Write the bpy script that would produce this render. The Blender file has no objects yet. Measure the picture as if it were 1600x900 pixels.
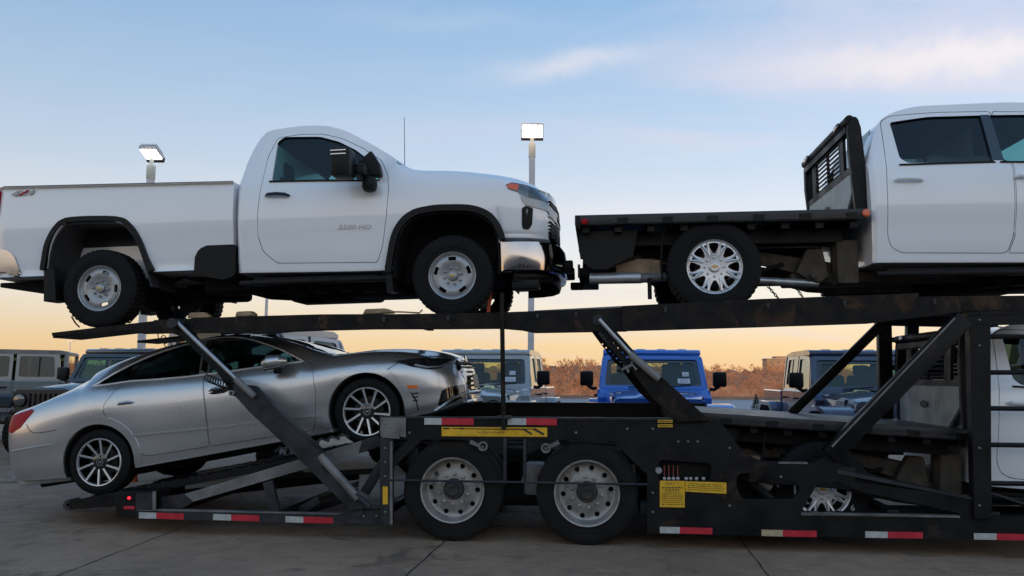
import bpy, bmesh, math, random
from mathutils import Vector, Matrix
R_ = math.radians
random.seed(7)
scene = bpy.context.scene
COL = scene.collection

# ------------------------------------------------------------------ camera
F_PX, PITCH, ROLL, CAMZ = 1300.0, R_(6.0), R_(0.5), 1.555
cam_d = bpy.data.cameras.new('camera'); cam = bpy.data.objects.new('camera', cam_d); COL.objects.link(cam)
cam_d.sensor_width = 36; cam_d.lens = F_PX / 1600 * 36; cam_d.clip_end = 6000; cam_d.clip_start = 0.05
cam.matrix_world = Matrix.Translation((0, 0, CAMZ)) @ Matrix.Rotation(R_(90) + PITCH, 4, 'X') @ Matrix.Rotation(ROLL, 4, 'Z')
scene.camera = cam
CM = cam.matrix_world.copy()

# ------------------------------------------------------------------ sky and light
SUN_EL, SUN_AZ = R_(3.2), R_(196)         # low evening sun behind the camera, kept off the lot by an added unseen building
world = bpy.data.worlds.new('World'); scene.world = world; world.use_nodes = True
nt = world.node_tree; N = nt.nodes; L = nt.links
for n in list(N): N.remove(n)
out = N.new('ShaderNodeOutputWorld'); bg = N.new('ShaderNodeBackground'); L.new(bg.outputs[0], out.inputs[0])
sky = N.new('ShaderNodeTexSky'); sky.sky_type = 'NISHITA'; sky.sun_disc = False
sky.sun_elevation = SUN_EL; sky.sun_rotation = SUN_AZ; sky.altitude = 200; sky.air_density = 1.0; sky.dust_density = 1.2; sky.ozone_density = 2.0
tc = N.new('ShaderNodeTexCoord'); sep = N.new('ShaderNodeSeparateXYZ'); L.new(tc.outputs['Generated'], sep.inputs[0])
ramp = N.new('ShaderNodeValToRGB'); L.new(sep.outputs['Z'], ramp.inputs[0])
def srgb(r, g, b):
    f = lambda c: ((c / 255 + 0.055) / 1.055) ** 2.4 if c > 10 else c / 255 / 12.92
    return (f(r), f(g), f(b), 1)
els = ramp.color_ramp.elements
stops = [(0.0, srgb(253, 206, 148)), (0.035, srgb(254, 221, 172)), (0.085, srgb(253, 242, 224)), (0.15, srgb(238, 241, 244)), (0.22, srgb(212, 227, 245)),
         (0.33, srgb(180, 208, 239)), (0.45, srgb(144, 187, 230)), (0.7, srgb(112, 158, 212)), (1.0, srgb(88, 132, 190))]
els[0].position, els[0].color = stops[0]; els[1].position, els[1].color = stops[-1]
for p, c in stops[1:-1]:
    e = els.new(p); e.color = c
# anti-solar half of the sky a little darker
msk = N.new('ShaderNodeMapRange'); L.new(sep.outputs['Y'], msk.inputs[0]); msk.inputs[1].default_value = -0.6; msk.inputs[2].default_value = 0.6
msk.inputs[3].default_value = 1.0; msk.inputs[4].default_value = 1.0
# slight left-right change: deeper blue on the left
msx = N.new('ShaderNodeMapRange'); L.new(sep.outputs['X'], msx.inputs[0]); msx.inputs[1].default_value = -0.6; msx.inputs[2].default_value = 0.6
msx.inputs[3].default_value = 0.86; msx.inputs[4].default_value = 1.06
mm = N.new('ShaderNodeMath'); mm.operation = 'MULTIPLY'; L.new(msk.outputs[0], mm.inputs[0]); L.new(msx.outputs[0], mm.inputs[1])
# thin clouds: noise on the direction stretched toward the horizon
dv = N.new('ShaderNodeVectorMath'); dv.operation = 'DIVIDE'; L.new(tc.outputs['Generated'], dv.inputs[0])
zc = N.new('ShaderNodeMath'); zc.operation = 'ADD'; L.new(sep.outputs['Z'], zc.inputs[0]); zc.inputs[1].default_value = 0.10
zc2 = N.new('ShaderNodeMath'); zc2.operation = 'MAXIMUM'; L.new(zc.outputs[0], zc2.inputs[0]); zc2.inputs[1].default_value = 0.05
cmb = N.new('ShaderNodeCombineXYZ')
for k in range(3): L.new(zc2.outputs[0], cmb.inputs[k])
L.new(cmb.outputs[0], dv.inputs[1])
mp = N.new('ShaderNodeMapping'); mp.inputs['Scale'].default_value = (0.55, 1.5, 1); mp.inputs['Rotation'].default_value = (0, 0, R_(14)); mp.inputs['Location'].default_value = (1.3, 0.2, 0)
L.new(dv.outputs[0], mp.inputs[0])
cn = N.new('ShaderNodeTexNoise'); cn.inputs['Scale'].default_value = 1.3; cn.inputs['Detail'].default_value = 7; cn.inputs['Roughness'].default_value = 0.55; cn.inputs['Distortion'].default_value = 0.5
L.new(mp.outputs[0], cn.inputs[0])
cr = N.new('ShaderNodeMapRange'); L.new(cn.outputs[0], cr.inputs[0]); cr.inputs[1].default_value = 0.5; cr.inputs[2].default_value = 0.82; cr.inputs[3].default_value = 0; cr.inputs[4].default_value = 0.6
cx = N.new('ShaderNodeMapRange'); L.new(sep.outputs['X'], cx.inputs[0]); cx.inputs[1].default_value = -0.35; cx.inputs[2].default_value = 0.5; cx.inputs[3].default_value = 0.1; cx.inputs[4].default_value = 1.5
cm_ = N.new('ShaderNodeMath'); cm_.operation = 'MULTIPLY'; L.new(cr.outputs[0], cm_.inputs[0]); L.new(cx.outputs[0], cm_.inputs[1])
mixc = N.new('ShaderNodeMix'); mixc.data_type = 'RGBA'; mixc.clamp_factor = True; L.new(cm_.outputs[0], mixc.inputs[0]); L.new(ramp.outputs[0], mixc.inputs[6]); mixc.inputs[7].default_value = srgb(236, 226, 234)
wf = N.new('ShaderNodeMapRange'); L.new(sep.outputs['Y'], wf.inputs[0]); wf.inputs[1].default_value = -0.5; wf.inputs[2].default_value = 0.35; wf.inputs[3].default_value = 1; wf.inputs[4].default_value = 0
wc = N.new('ShaderNodeMix'); wc.data_type = 'RGBA'; L.new(wf.outputs[0], wc.inputs[0]); wc.inputs[6].default_value = (1, 1, 1, 1); wc.inputs[7].default_value = (1.95, 1.64, 1.36, 1)
wm_ = N.new('ShaderNodeVectorMath'); wm_.operation = 'MULTIPLY'; L.new(mixc.outputs[2], wm_.inputs[0]); L.new(wc.outputs[2], wm_.inputs[1])
def sky_dir(px, py): return (CM.to_3x3() @ Vector((px - 800, 450 - py, -F_PX))).normalized()
def msock(op, a, b=None):
    n = N.new('ShaderNodeMath'); n.operation = op
    for k, v in enumerate((a, b)):
        if v is None: continue
        if isinstance(v, (int, float)): n.inputs[k].default_value = v
        else: L.new(v, n.inputs[k])
    return n.outputs[0]
wn = N.new('ShaderNodeTexNoise'); wn.inputs['Scale'].default_value = 14; wn.inputs['Detail'].default_value = 8; wn.inputs['Roughness'].default_value = .62; L.new(tc.outputs['Generated'], wn.inputs[0])
cur = wm_.outputs[0]
for (px, py, dx, dy, su, sv, st, col) in ((897, 97, 100, -16, .085, .012, .55, (244, 240, 244)), (1490, 88, 100, -5, .16, .020, .85, (252, 244, 242)), (1440, 55, 100, -12, .22, .06, .30, (238, 226, 236)), (700, 35, 100, 3, .12, .012, .25, (205, 220, 238)), (1150, 300, 100, -2, .40, .03, .18, (240, 236, 240)), (240, 278, 100, 3, .35, .016, .35, (226, 232, 240)), (960, 330, 100, -4, .16, .012, .30, (246, 240, 240))):
    c = sky_dir(px, py); A = (sky_dir(px + dx, py + dy) - c).normalized(); B = c.cross(A).normalized()
    def dotn(v):
        n = N.new('ShaderNodeVectorMath'); n.operation = 'DOT_PRODUCT'; L.new(tc.outputs['Generated'], n.inputs[0]); n.inputs[1].default_value = v; return n.outputs['Value']
    uu = msock('DIVIDE', msock('SUBTRACT', dotn(A), c.dot(A)), su); vv = msock('ADD', msock('DIVIDE', msock('SUBTRACT', dotn(B), c.dot(B)), sv), msock('MULTIPLY', msock('SUBTRACT', wn.outputs[0], .5), 3.2))
    rr = msock('ADD', msock('MULTIPLY', uu, uu), msock('MULTIPLY', vv, vv)); g_ = msock('POWER', 2.718, msock('MULTIPLY', rr, -1.0))
    g_ = msock('MULTIPLY', msock('MULTIPLY', g_, st), msock('GREATER_THAN', dotn(c), .3))
    x = N.new('ShaderNodeMix'); x.data_type = 'RGBA'; L.new(g_, x.inputs[0]); L.new(cur, x.inputs[6]); x.inputs[7].default_value = srgb(*col); cur = x.outputs[2]
mul = N.new('ShaderNodeVectorMath'); mul.operation = 'SCALE'; L.new(cur, mul.inputs[0]); L.new(mm.outputs[0], mul.inputs[3])
# the physical sky carries part of the light, its gradient tuned by the ramp
skm = N.new('ShaderNodeVectorMath'); skm.operation = 'SCALE'; L.new(sky.outputs[0], skm.inputs[0]); skm.inputs[3].default_value = 0.10
mixs = N.new('ShaderNodeMix'); mixs.data_type = 'RGBA'; mixs.inputs[0].default_value = 0.12
L.new(mul.outputs[0], mixs.inputs[6]); L.new(skm.outputs[0], mixs.inputs[7])
L.new(mixs.outputs[2], bg.inputs[0]); bg.inputs[1].default_value = 1.0

sd = bpy.data.lights.new('sun', 'SUN'); sd.energy = 2.6; sd.angle = R_(0.6); sd.color = (1.0, 0.60, 0.33)
sun = bpy.data.objects.new('sun', sd); COL.objects.link(sun)
sdir = Vector((math.sin(SUN_AZ) * math.cos(SUN_EL), math.cos(SUN_AZ) * math.cos(SUN_EL), math.sin(SUN_EL)))
sun.rotation_euler = sdir.to_track_quat('Z', 'Y').to_euler()
vs = scene.view_settings; vs.view_transform = 'Standard'; vs.look = 'None'; vs.exposure = 0.13; vs.gamma = 1.0; vs.use_curve_mapping = False
scene.cycles.max_bounces = 6; scene.cycles.transparent_max_bounces = 16; scene.cycles.sample_clamp_indirect = 2; scene.cycles.blur_glossy = 1.0

# ------------------------------------------------------------------ the carrier's own frame: s along it, u away from the camera, z up
YAW = R_(6); TO = Vector((0.07, 7.9, 0)); SV = Vector((math.cos(YAW), -math.sin(YAW), 0)); UV = Vector((math.sin(YAW), math.cos(YAW), 0))
def ray(px, py): return (CM.to_3x3() @ Vector((px - 800, 450 - py, -F_PX))).normalized()
def Q(px, py, u=0.0):
    d = ray(px, py); o = Vector((0, 0, CAMZ)); t = ((TO - o).dot(UV) + u) / d.dot(UV); p = o + d * t - TO
    return (p.dot(SV), p.z)
def GR(px, py, z=0.0):
    d = ray(px, py); t = (z - CAMZ) / d.z; return Vector((d.x * t, d.y * t, z))
def AT(px, py, Y):
    d = ray(px, py); t = Y / d.y; return Vector((d.x * t, Y, CAMZ + d.z * t))

# ------------------------------------------------------------------ materials
def new_mat(name):
    m = bpy.data.materials.new(name); m.use_nodes = True
    b = m.node_tree.nodes['Principled BSDF']; return m, m.node_tree, b
def noise_var(nt, b, col, amt=0.25, scale=6, rough=None, ramt=0.1, bump=0.0, bscale=80, coord='Object'):
    N, L = nt.nodes, nt.links
    tc = N.new('ShaderNodeTexCoord'); n = N.new('ShaderNodeTexNoise'); n.inputs['Scale'].default_value = scale; n.inputs['Detail'].default_value = 6
    L.new(tc.outputs[coord], n.inputs[0])
    mx = N.new('ShaderNodeMix'); mx.data_type = 'RGBA'; mx.inputs[6].default_value = tuple(c * (1 - amt) for c in col[:3]) + (1,); mx.inputs[7].default_value = tuple(min(1, c * (1 + amt)) for c in col[:3]) + (1,)
    mr = N.new('ShaderNodeMapRange'); mr.inputs[1].default_value = 0.35; mr.inputs[2].default_value = 0.65; L.new(n.outputs[0], mr.inputs[0])
    L.new(mr.outputs[0], mx.inputs[0]); L.new(mx.outputs[2], b.inputs['Base Color'])
    if rough is not None:
        r = N.new('ShaderNodeMapRange'); r.inputs[3].default_value = rough - ramt; r.inputs[4].default_value = rough + ramt; r.inputs[1].default_value = 0.3; r.inputs[2].default_value = 0.7
        L.new(n.outputs[0], r.inputs[0]); L.new(r.outputs[0], b.inputs['Roughness'])
    if bump:
        n2 = N.new('ShaderNodeTexNoise'); n2.inputs['Scale'].default_value = bscale; n2.inputs['Detail'].default_value = 4; L.new(tc.outputs[coord], n2.inputs[0])
        bp = N.new('ShaderNodeBump'); bp.inputs['Strength'].default_value = bump; bp.inputs['Distance'].default_value = 0.01; L.new(n2.outputs[0], bp.inputs['Height']); L.new(bp.outputs[0], b.inputs['Normal'])
def simple(name, col, rough=0.5, metal=0.0, coat=0.0, amt=0.12, scale=5, bump=0.0, bscale=80, ramt=0.08, spec=0.5):
    m, nt, b = new_mat(name)
    b.inputs['Roughness'].default_value = rough; b.inputs['Metallic'].default_value = metal; b.inputs['Coat Weight'].default_value = coat; b.inputs['Coat Roughness'].default_value = 0.04
    b.inputs['Specular IOR Level'].default_value = spec
    noise_var(nt, b, col, amt, scale, rough, ramt, bump, bscale)
    return m
def glassm(name, tint, gl=1.0):
    m, nt, b = new_mat(name); N, L = nt.nodes, nt.links; N.remove(b); o = [n for n in N if n.type == 'OUTPUT_MATERIAL'][0]
    tr = N.new('ShaderNodeBsdfTransparent'); tr.inputs[0].default_value = tint + (1,)
    gs = N.new('ShaderNodeBsdfGlossy'); gs.inputs['Roughness'].default_value = 0.02; gs.inputs[0].default_value = (gl, gl, gl, 1)
    lw = N.new('ShaderNodeLayerWeight'); lw.inputs[0].default_value = .5; pwn = N.new('ShaderNodeMath'); pwn.operation = 'POWER'; L.new(lw.outputs['Facing'], pwn.inputs[0]); pwn.inputs[1].default_value = 4.0
    fr = N.new('ShaderNodeMath'); fr.operation = 'MULTIPLY_ADD'; L.new(pwn.outputs[0], fr.inputs[0]); fr.inputs[1].default_value = .9; fr.inputs[2].default_value = .04
    mx = N.new('ShaderNodeMixShader'); L.new(fr.outputs[0], mx.inputs[0]); L.new(tr.outputs[0], mx.inputs[1]); L.new(gs.outputs[0], mx.inputs[2]); L.new(mx.outputs[0], o.inputs[0]); return m
def emis(name, col, st):
    m, nt, b = new_mat(name); b.inputs['Base Color'].default_value = col + (1,); b.inputs['Emission Color'].default_value = col + (1,); b.inputs['Emission Strength'].default_value = st; return m
M = {}
M['white'] = simple('white_paint', (0.84, 0.845, 0.86), 0.3, coat=1.0, amt=0.012, scale=1.5, ramt=0.02)
M['silver'] = simple('silver_paint', (0.50, 0.505, 0.52), 0.29, metal=0.78, coat=1.0, amt=0.03, scale=2, ramt=0.03)
M['jeep_grey'] = simple('grey_paint', (0.16, 0.17, 0.17), 0.35, coat=1, amt=0.04)
M['jeep_black'] = simple('black_paint', (0.012, 0.014, 0.016), 0.3, coat=1, amt=0.1)
M['jeep_sand'] = simple('pale_grey_paint', (0.36, 0.36, 0.34), 0.35, coat=1, amt=0.04)
M['jeep_blue'] = simple('blue_paint', (0.016, 0.135, 0.52), 0.32, coat=1, amt=0.04)
M['jeep_navy'] = simple('navy_paint', (0.03, 0.036, 0.075), 0.3, coat=1, amt=0.05)
M['jeep_silver'] = simple('light_silver_paint', (0.5, 0.51, 0.53), 0.35, coat=1, amt=0.04)
M['plastic'] = simple('black_plastic', (0.0045, 0.0045, 0.005), 0.5, amt=0.2, spec=.25)
M['gloss_black'] = simple('gloss_black', (0.005, 0.005, 0.006), 0.1, coat=1, amt=0.1)
M['rubber'] = simple('tyre_rubber', (0.006, 0.006, 0.0068), 0.75, spec=.22, amt=0.35, scale=9, bump=0.4, bscale=60)
M['rubber_dusty'] = simple('dusty_tyre_rubber', (0.011, 0.0105, 0.010), 0.85, spec=.22, amt=0.35, scale=5, bump=0.4, bscale=50)
M['chrome'] = simple('chrome', (0.42, 0.42, 0.44), 0.10, metal=1, amt=0.05, ramt=0.03)
M['satin'] = simple('satin_metal', (0.42, 0.43, 0.45), 0.38, metal=0.7, amt=0.1, scale=10)
M['rim_grey'] = simple('grey_wheel_paint', (0.34, 0.35, 0.36), 0.4, metal=0.5, amt=0.08, scale=14)
M['alloy'] = simple('bright_alloy', (0.62, 0.63, 0.65), 0.3, metal=0.6, amt=0.05)
M['truck_alloy'] = simple('dull_aluminium', (0.34, 0.32, 0.30), 0.48, metal=0.5, amt=0.22, scale=12, ramt=0.12)
M['hub_dirty'] = simple('dirty_hub', (0.045, 0.04, 0.037), 0.7, metal=0.2, amt=0.4, scale=20)
M['rust_nut'] = simple('rusty_nut', (0.09, 0.055, 0.045), 0.7, amt=0.4, scale=30)
M['steel'] = simple('black_trailer_steel', (0.0062, 0.0062, 0.0070), 0.5, amt=0.5, scale=3.5, bump=0.25, bscale=45, ramt=0.14, spec=.22)
M['steel_grey'] = simple('worn_grey_steel', (0.026, 0.027, 0.031), 0.5, spec=.3, amt=0.4, scale=5, bump=0.25, bscale=45, ramt=0.14)
M['steel_light'] = simple('worn_light_steel', (0.17, 0.165, 0.16), 0.5, metal=0.2, amt=0.3, scale=5, bump=0.25, bscale=45, ramt=0.14)
M['rusty'] = simple('rust_stained_steel', (0.011, 0.0085, 0.007), 0.7, spec=.22, amt=0.7, scale=7, bump=0.4, bscale=30)
M['frame_tan'] = simple('muddy_frame', (0.075, 0.06, 0.045), 0.8, amt=0.45, scale=6, bump=0.3, bscale=30)
M['chassis'] = simple('dark_chassis', (0.007, 0.0065, 0.006), 0.8, amt=0.4, scale=9, spec=.25)
M['deck_steel'] = simple('flatbed_deck_steel', (0.016, 0.0155, 0.017), 0.45, metal=0.1, amt=0.4, scale=6, bump=0.3, bscale=40)
M['interior'] = simple('dark_interior', (0.012, 0.012, 0.013), 0.8, amt=0.2)
M['seat'] = simple('seat_cloth', (0.02, 0.02, 0.022), 0.85, amt=0.2)
M['glass'] = glassm('tinted_glass', (0.34, 0.58, 0.58))
M['glass_dark'] = glassm('privacy_glass', (0.22, 0.30, 0.31))
M['glass_jeep'] = glassm('windscreen_glass', (0.82, 0.86, 0.70))
M['red_lens'] = simple('red_lens', (0.36, 0.003, 0.008), 0.4, spec=.15, coat=0, amt=0.1)
M['amber'] = simple('amber_lens', (0.8, 0.16, 0.02), 0.25, coat=0.6, amt=0.1)
M['orange_red'] = simple('orange_red_lens', (0.72, 0.13, 0.05), 0.3, coat=0.3, amt=0.1)
M['lens'] = simple('clear_lens', (0.10, 0.105, 0.11), 0.10, metal=0.5, coat=1, amt=0.25, scale=60)
M['lens_dark'] = simple('smoked_lens', (0.02, 0.022, 0.025), 0.08, coat=1, amt=0.5, scale=25)
M['tape_white'] = simple('white_reflective_tape', (0.45, 0.45, 0.43), 0.5, amt=0.14, scale=14)
M['tape_cream'] = simple('aged_reflective_tape', (0.42, 0.34, 0.2), 0.5, amt=0.2, scale=14)
M['tape_red'] = simple('red_reflective_tape', (0.5, 0.018, 0.035), 0.45, amt=0.14, scale=14)
M['yellow'] = simple('yellow_sticker', (0.72, 0.40, 0.015), 0.5, amt=0.12, scale=10)
M['ink'] = simple('black_ink', (0.02, 0.018, 0.015), 0.6, amt=0.1)
M['wood'] = simple('wood_block', (0.34, 0.24, 0.15), 0.8, amt=0.3, scale=8, bump=0.4, bscale=25)
M['bright_trim'] = simple('bright_trim', (0.82, 0.83, 0.85), 0.25, metal=0.3, coat=1, amt=0.03)
M['gold'] = simple('gold_emblem', (0.55, 0.33, 0.07), 0.35, metal=0.6, amt=0.1)
M['strap_red'] = simple('orange_strap', (0.6, 0.09, 0.03), 0.7, amt=0.15)
M['rack_board'] = simple('dusty_rack_board', (0.30, 0.33, 0.32), 0.5, metal=0.1, amt=0.3, scale=5)
M['lever_red'] = simple('faded_red_lever', (0.22, 0.05, 0.03), 0.6, amt=0.2)
M['paper'] = simple('paper', (0.75, 0.72, 0.6), 0.7, amt=0.15)
M['sticker_white'] = simple('window_sticker', (0.75, 0.76, 0.8), 0.6, amt=0.1)
M['pole'] = simple('galvanised_pole', (0.5, 0.5, 0.52), 0.5, metal=0.2, amt=0.1)
M['pole_cap'] = simple('pale_pole_collar', (0.5, 0.52, 0.46), 0.5, amt=0.1)
M['lamp_lit'] = emis('lit_led_panel', (0.95, 0.98, 1.0), 4.5)
M['red_lit'] = emis('lit_red_lamp', (1.0, 0.02, 0.04), 1.6)

def wear(m, rust, light, lo=.60):
    nt = m.node_tree; N, L = nt.nodes, nt.links; b = N['Principled BSDF']; src = b.inputs['Base Color'].links[0].from_socket
    tc = N.new('ShaderNodeTexCoord')
    for col, sc, a, c_, dist in ((rust, 2.3, lo, lo + .09, .8), (light, 14.0, .66, .70, 0.0)):
        n = N.new('ShaderNodeTexNoise'); n.inputs['Scale'].default_value = sc; n.inputs['Detail'].default_value = 9; n.inputs['Roughness'].default_value = .68; n.inputs['Distortion'].default_value = dist; L.new(tc.outputs['Object'], n.inputs[0])
        r = N.new('ShaderNodeMapRange'); r.inputs[1].default_value = a; r.inputs[2].default_value = c_; r.inputs[4].default_value = .8; L.new(n.outputs[0], r.inputs[0])
        x = N.new('ShaderNodeMix'); x.data_type = 'RGBA'; L.new(r.outputs[0], x.inputs[0]); L.new(src, x.inputs[6]); x.inputs[7].default_value = col + (1,); src = x.outputs[2]
    L.new(src, b.inputs['Base Color'])
wear(M['steel'], (.045, .026, .016), (.07, .07, .07)); wear(M['steel_grey'], (.07, .04, .025), (.14, .14, .14)); wear(M['rusty'], (.07, .035, .018), (.06, .055, .05), .55); wear(M['steel_light'], (.11, .065, .04), (.3, .3, .3)); wear(M['deck_steel'], (.05, .035, .028), (.09, .09, .09))
wear(M['truck_alloy'], (.16, .11, .08), (.6, .6, .6), .56)
# ------------------------------------------------------------------ mesh helpers
class MB:
    def __init__(s): s.bm = bmesh.new()
    def add(s, vs, fs, mat=0):
        v = [s.bm.verts.new(p) for p in vs]
        for f in fs:
            try: fc = s.bm.faces.new([v[i] for i in f]); fc.material_index = mat
            except ValueError: pass
        return v
    def box(s, c, d, rot=None, ch=0.0, mat=0):
        hx, hy, hz = d[0] / 2, d[1] / 2, d[2] / 2
        vs = [Vector((x * hx, y * hy, z * hz)) for x in (-1, 1) for y in (-1, 1) for z in (-1, 1)]
        if rot is not None: vs = [rot @ v for v in vs]
        vs = [v + Vector(c) for v in vs]
        v = s.add(vs, [(0, 1, 3, 2), (4, 6, 7, 5), (0, 4, 5, 1), (2, 3, 7, 6), (0, 2, 6, 4), (1, 5, 7, 3)], mat)
        if ch > 0:
            es = set(e for q in v for e in q.link_edges)
            bmesh.ops.bevel(s.bm, geom=list(es), offset=ch, segments=2, affect='EDGES', profile=0.5)
        return s
    def prism(s, poly, y0, y1, axis='y', mat=0, ch=0.0):
        # poly: list of (a,b); axis y -> (x,z) plane, axis x -> (y,z), axis z -> (x,y)
        def P(a, b, t): return {'y': (a, t, b), 'x': (t, a, b), 'z': (a, b, t)}[axis]
        n = len(poly); vs = [P(a, b, y0) for a, b in poly] + [P(a, b, y1) for a, b in poly]
        v = s.add(vs, [tuple(range(n)), tuple(range(2 * n - 1, n - 1, -1))] + [(i, i + n, (i + 1) % n + n, (i + 1) % n) for i in range(n)], mat)
        if ch > 0:
            es = [e for e in set(e for q in v for e in q.link_edges)]
            try: bmesh.ops.bevel(s.bm, geom=es, offset=ch, segments=1, affect='EDGES', profile=0.5)
            except Exception: pass
        return s
    def tube(s, pts, r, n=10, cap=True, mat=0):
        pts = [Vector(p) for p in pts]; rs = r if isinstance(r, (list, tuple)) else [r] * len(pts)
        rings = []; up = None
        for i, p in enumerate(pts):
            t = (pts[min(i + 1, len(pts) - 1)] - pts[max(i - 1, 0)]).normalized()
            if up is None:
                up = Vector((0, 0, 1)) if abs(t.z) < 0.9 else Vector((1, 0, 0))
            a = (up - t * up.dot(t)).normalized(); up = a; b = t.cross(a)
            rings.append([p + (a * math.cos(2 * math.pi * k / n) + b * math.sin(2 * math.pi * k / n)) * rs[i] for k in range(n)])
        vs = [q for rg in rings for q in rg]; fs = []
        for i in range(len(pts) - 1):
            for k in range(n): fs.append((i * n + k, i * n + (k + 1) % n, (i + 1) * n + (k + 1) % n, (i + 1) * n + k))
        if cap: fs += [tuple(range(n - 1, -1, -1)), tuple((len(pts) - 1) * n + k for k in range(n))]
        s.add(vs, fs, mat); return s
    def bar(s, a, b, w, h, mat=0, ch=0.0):
        # a box from a to b, w thick in y, h thick across
        a, b = Vector(a), Vector(b); d = b - a; q = d.to_track_quat('X', 'Z').to_matrix()
        return s.box((a + b) / 2, (d.length, w, h), q, ch, mat)
    def lathe(s, prof, n=48, axis='y', c=(0, 0, 0), mat=0, closed=False):
        # prof: (axial, radius)
        vs = []; c = Vector(c)
        for (t, r) in prof:
            for k in range(n):
                a = 2 * math.pi * k / n; x, z = r * math.cos(a), r * math.sin(a)
                p = {'y': Vector((x, t, z)), 'x': Vector((t, x, z)), 'z': Vector((x, z, t))}[axis]; vs.append(p + c)
        fs = []; m = len(prof)
        for i in range(m if closed else m - 1):
            j = (i + 1) % m
            for k in range(n): fs.append((i * n + k, j * n + k, j * n + (k + 1) % n, i * n + (k + 1) % n))
        if not closed: fs += [tuple(range(n)), tuple((m - 1) * n + k for k in range(n - 1, -1, -1))]
        s.add(vs, fs, mat); return s
    def mesh(s, name, mats, smooth=True, ang=35):
        bm = s.bm
        bmesh.ops.recalc_face_normals(bm, faces=bm.faces)
        me = bpy.data.meshes.new(name); bm.to_mesh(me); bm.free()
        return fin(me, mats, smooth, ang)
    def build(s, name, mat, parent=None, smooth=True, ang=35):
        return link(name, s.mesh(name, mat, smooth, ang), parent)
def fin(me, mats, smooth=True, ang=35):
    me.materials.clear()
    for m in (mats if isinstance(mats, (list, tuple)) else [mats]): me.materials.append(m)
    if smooth and len(me.polygons):
        me.polygons.foreach_set('use_smooth', [True] * len(me.polygons)); me.set_sharp_from_angle(angle=R_(ang))
    return me
def link(name, me, parent=None):
    o = bpy.data.objects.new(name, me); COL.objects.link(o)
    if parent: o.parent = parent
    return o
def raw(mb):
    bmesh.ops.recalc_face_normals(mb.bm, faces=mb.bm.faces)
    me = bpy.data.meshes.new('tmp'); mb.bm.to_mesh(me); mb.bm.free(); return me
def boolean(me, cut, op='DIFFERENCE'):
    if isinstance(cut, MB): cut = raw(cut)
    if isinstance(me, MB): me = raw(me)
    a = bpy.data.objects.new('ta', me); b = bpy.data.objects.new('tb', cut); COL.objects.link(a); COL.objects.link(b)
    md = a.modifiers.new('b', 'BOOLEAN'); md.operation = op; md.solver = 'EXACT'; md.object = b
    try: md.use_self = True
    except Exception: pass
    dg = bpy.context.evaluated_depsgraph_get(); dg.update()
    r = bpy.data.meshes.new_from_object(a.evaluated_get(dg))
    bpy.data.objects.remove(a); bpy.data.objects.remove(b); return r
def empty(name, loc, rot=(0, 0, 0), label=None, cat=None, group=None):
    o = bpy.data.objects.new(name, None); COL.objects.link(o); o.location = loc; o.rotation_euler = rot; o.empty_display_size = 0.2
    return tag(o, label, cat, group)
def tag(o, label=None, cat=None, group=None, kind=None):
    if label: o['label'] = label
    if cat: o['category'] = cat
    if group: o['group'] = group
    if kind: o['kind'] = kind
    return o
def kids(o): return [c for c in bpy.data.objects if c.parent == o]
def dup(o, parent=None):
    c = o.copy(); COL.objects.link(c)
    if parent: c.parent = parent
    for k in kids(o): dup(k, c)
    return c
def pw(tab, x):
    # smooth monotone interpolation through (x, value) pairs
    if x <= tab[0][0]: return tab[0][1]
    if x >= tab[-1][0]: return tab[-1][1]
    n = len(tab)
    for i in range(n - 1):
        if tab[i][0] <= x <= tab[i + 1][0]: break
    h = tab[i + 1][0] - tab[i][0]; d = (tab[i + 1][1] - tab[i][1]) / h
    def sl(j):
        if j <= 0 or j >= n - 1: return None
        h0 = tab[j][0] - tab[j - 1][0]; h1 = tab[j + 1][0] - tab[j][0]
        d0 = (tab[j][1] - tab[j - 1][1]) / h0; d1 = (tab[j + 1][1] - tab[j][1]) / h1
        if d0 * d1 <= 0: return 0.0
        return 2 * d0 * d1 / (d0 + d1)
    m0 = sl(i); m1 = sl(i + 1); m0 = d if m0 is None else m0; m1 = d if m1 is None else m1
    t = (x - tab[i][0]) / h
    return (tab[i][1] * (1 + 2 * t) * (1 - t) ** 2 + m0 * h * t * (1 - t) ** 2 + tab[i + 1][1] * t * t * (3 - 2 * t) + m1 * h * t * t * (t - 1))
def catmull(pts, sub):
    o = []; n = len(pts)
    for i in range(n - 1):
        p0 = pts[max(i - 1, 0)]; p1 = pts[i]; p2 = pts[i + 1]; p3 = pts[min(i + 2, n - 1)]
        for k in range(sub):
            t = k / sub; q = []
            for c in range(2):
                a = 2 * p1[c]; b = p2[c] - p0[c]; cc = 2 * p0[c] - 5 * p1[c] + 4 * p2[c] - p3[c]; d = -p0[c] + 3 * p1[c] - 3 * p2[c] + p3[c]
                q.append(0.5 * (a + b * t + cc * t * t + d * t ** 3))
            o.append(tuple(q))
    o.append(tuple(pts[-1])); return o
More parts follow.
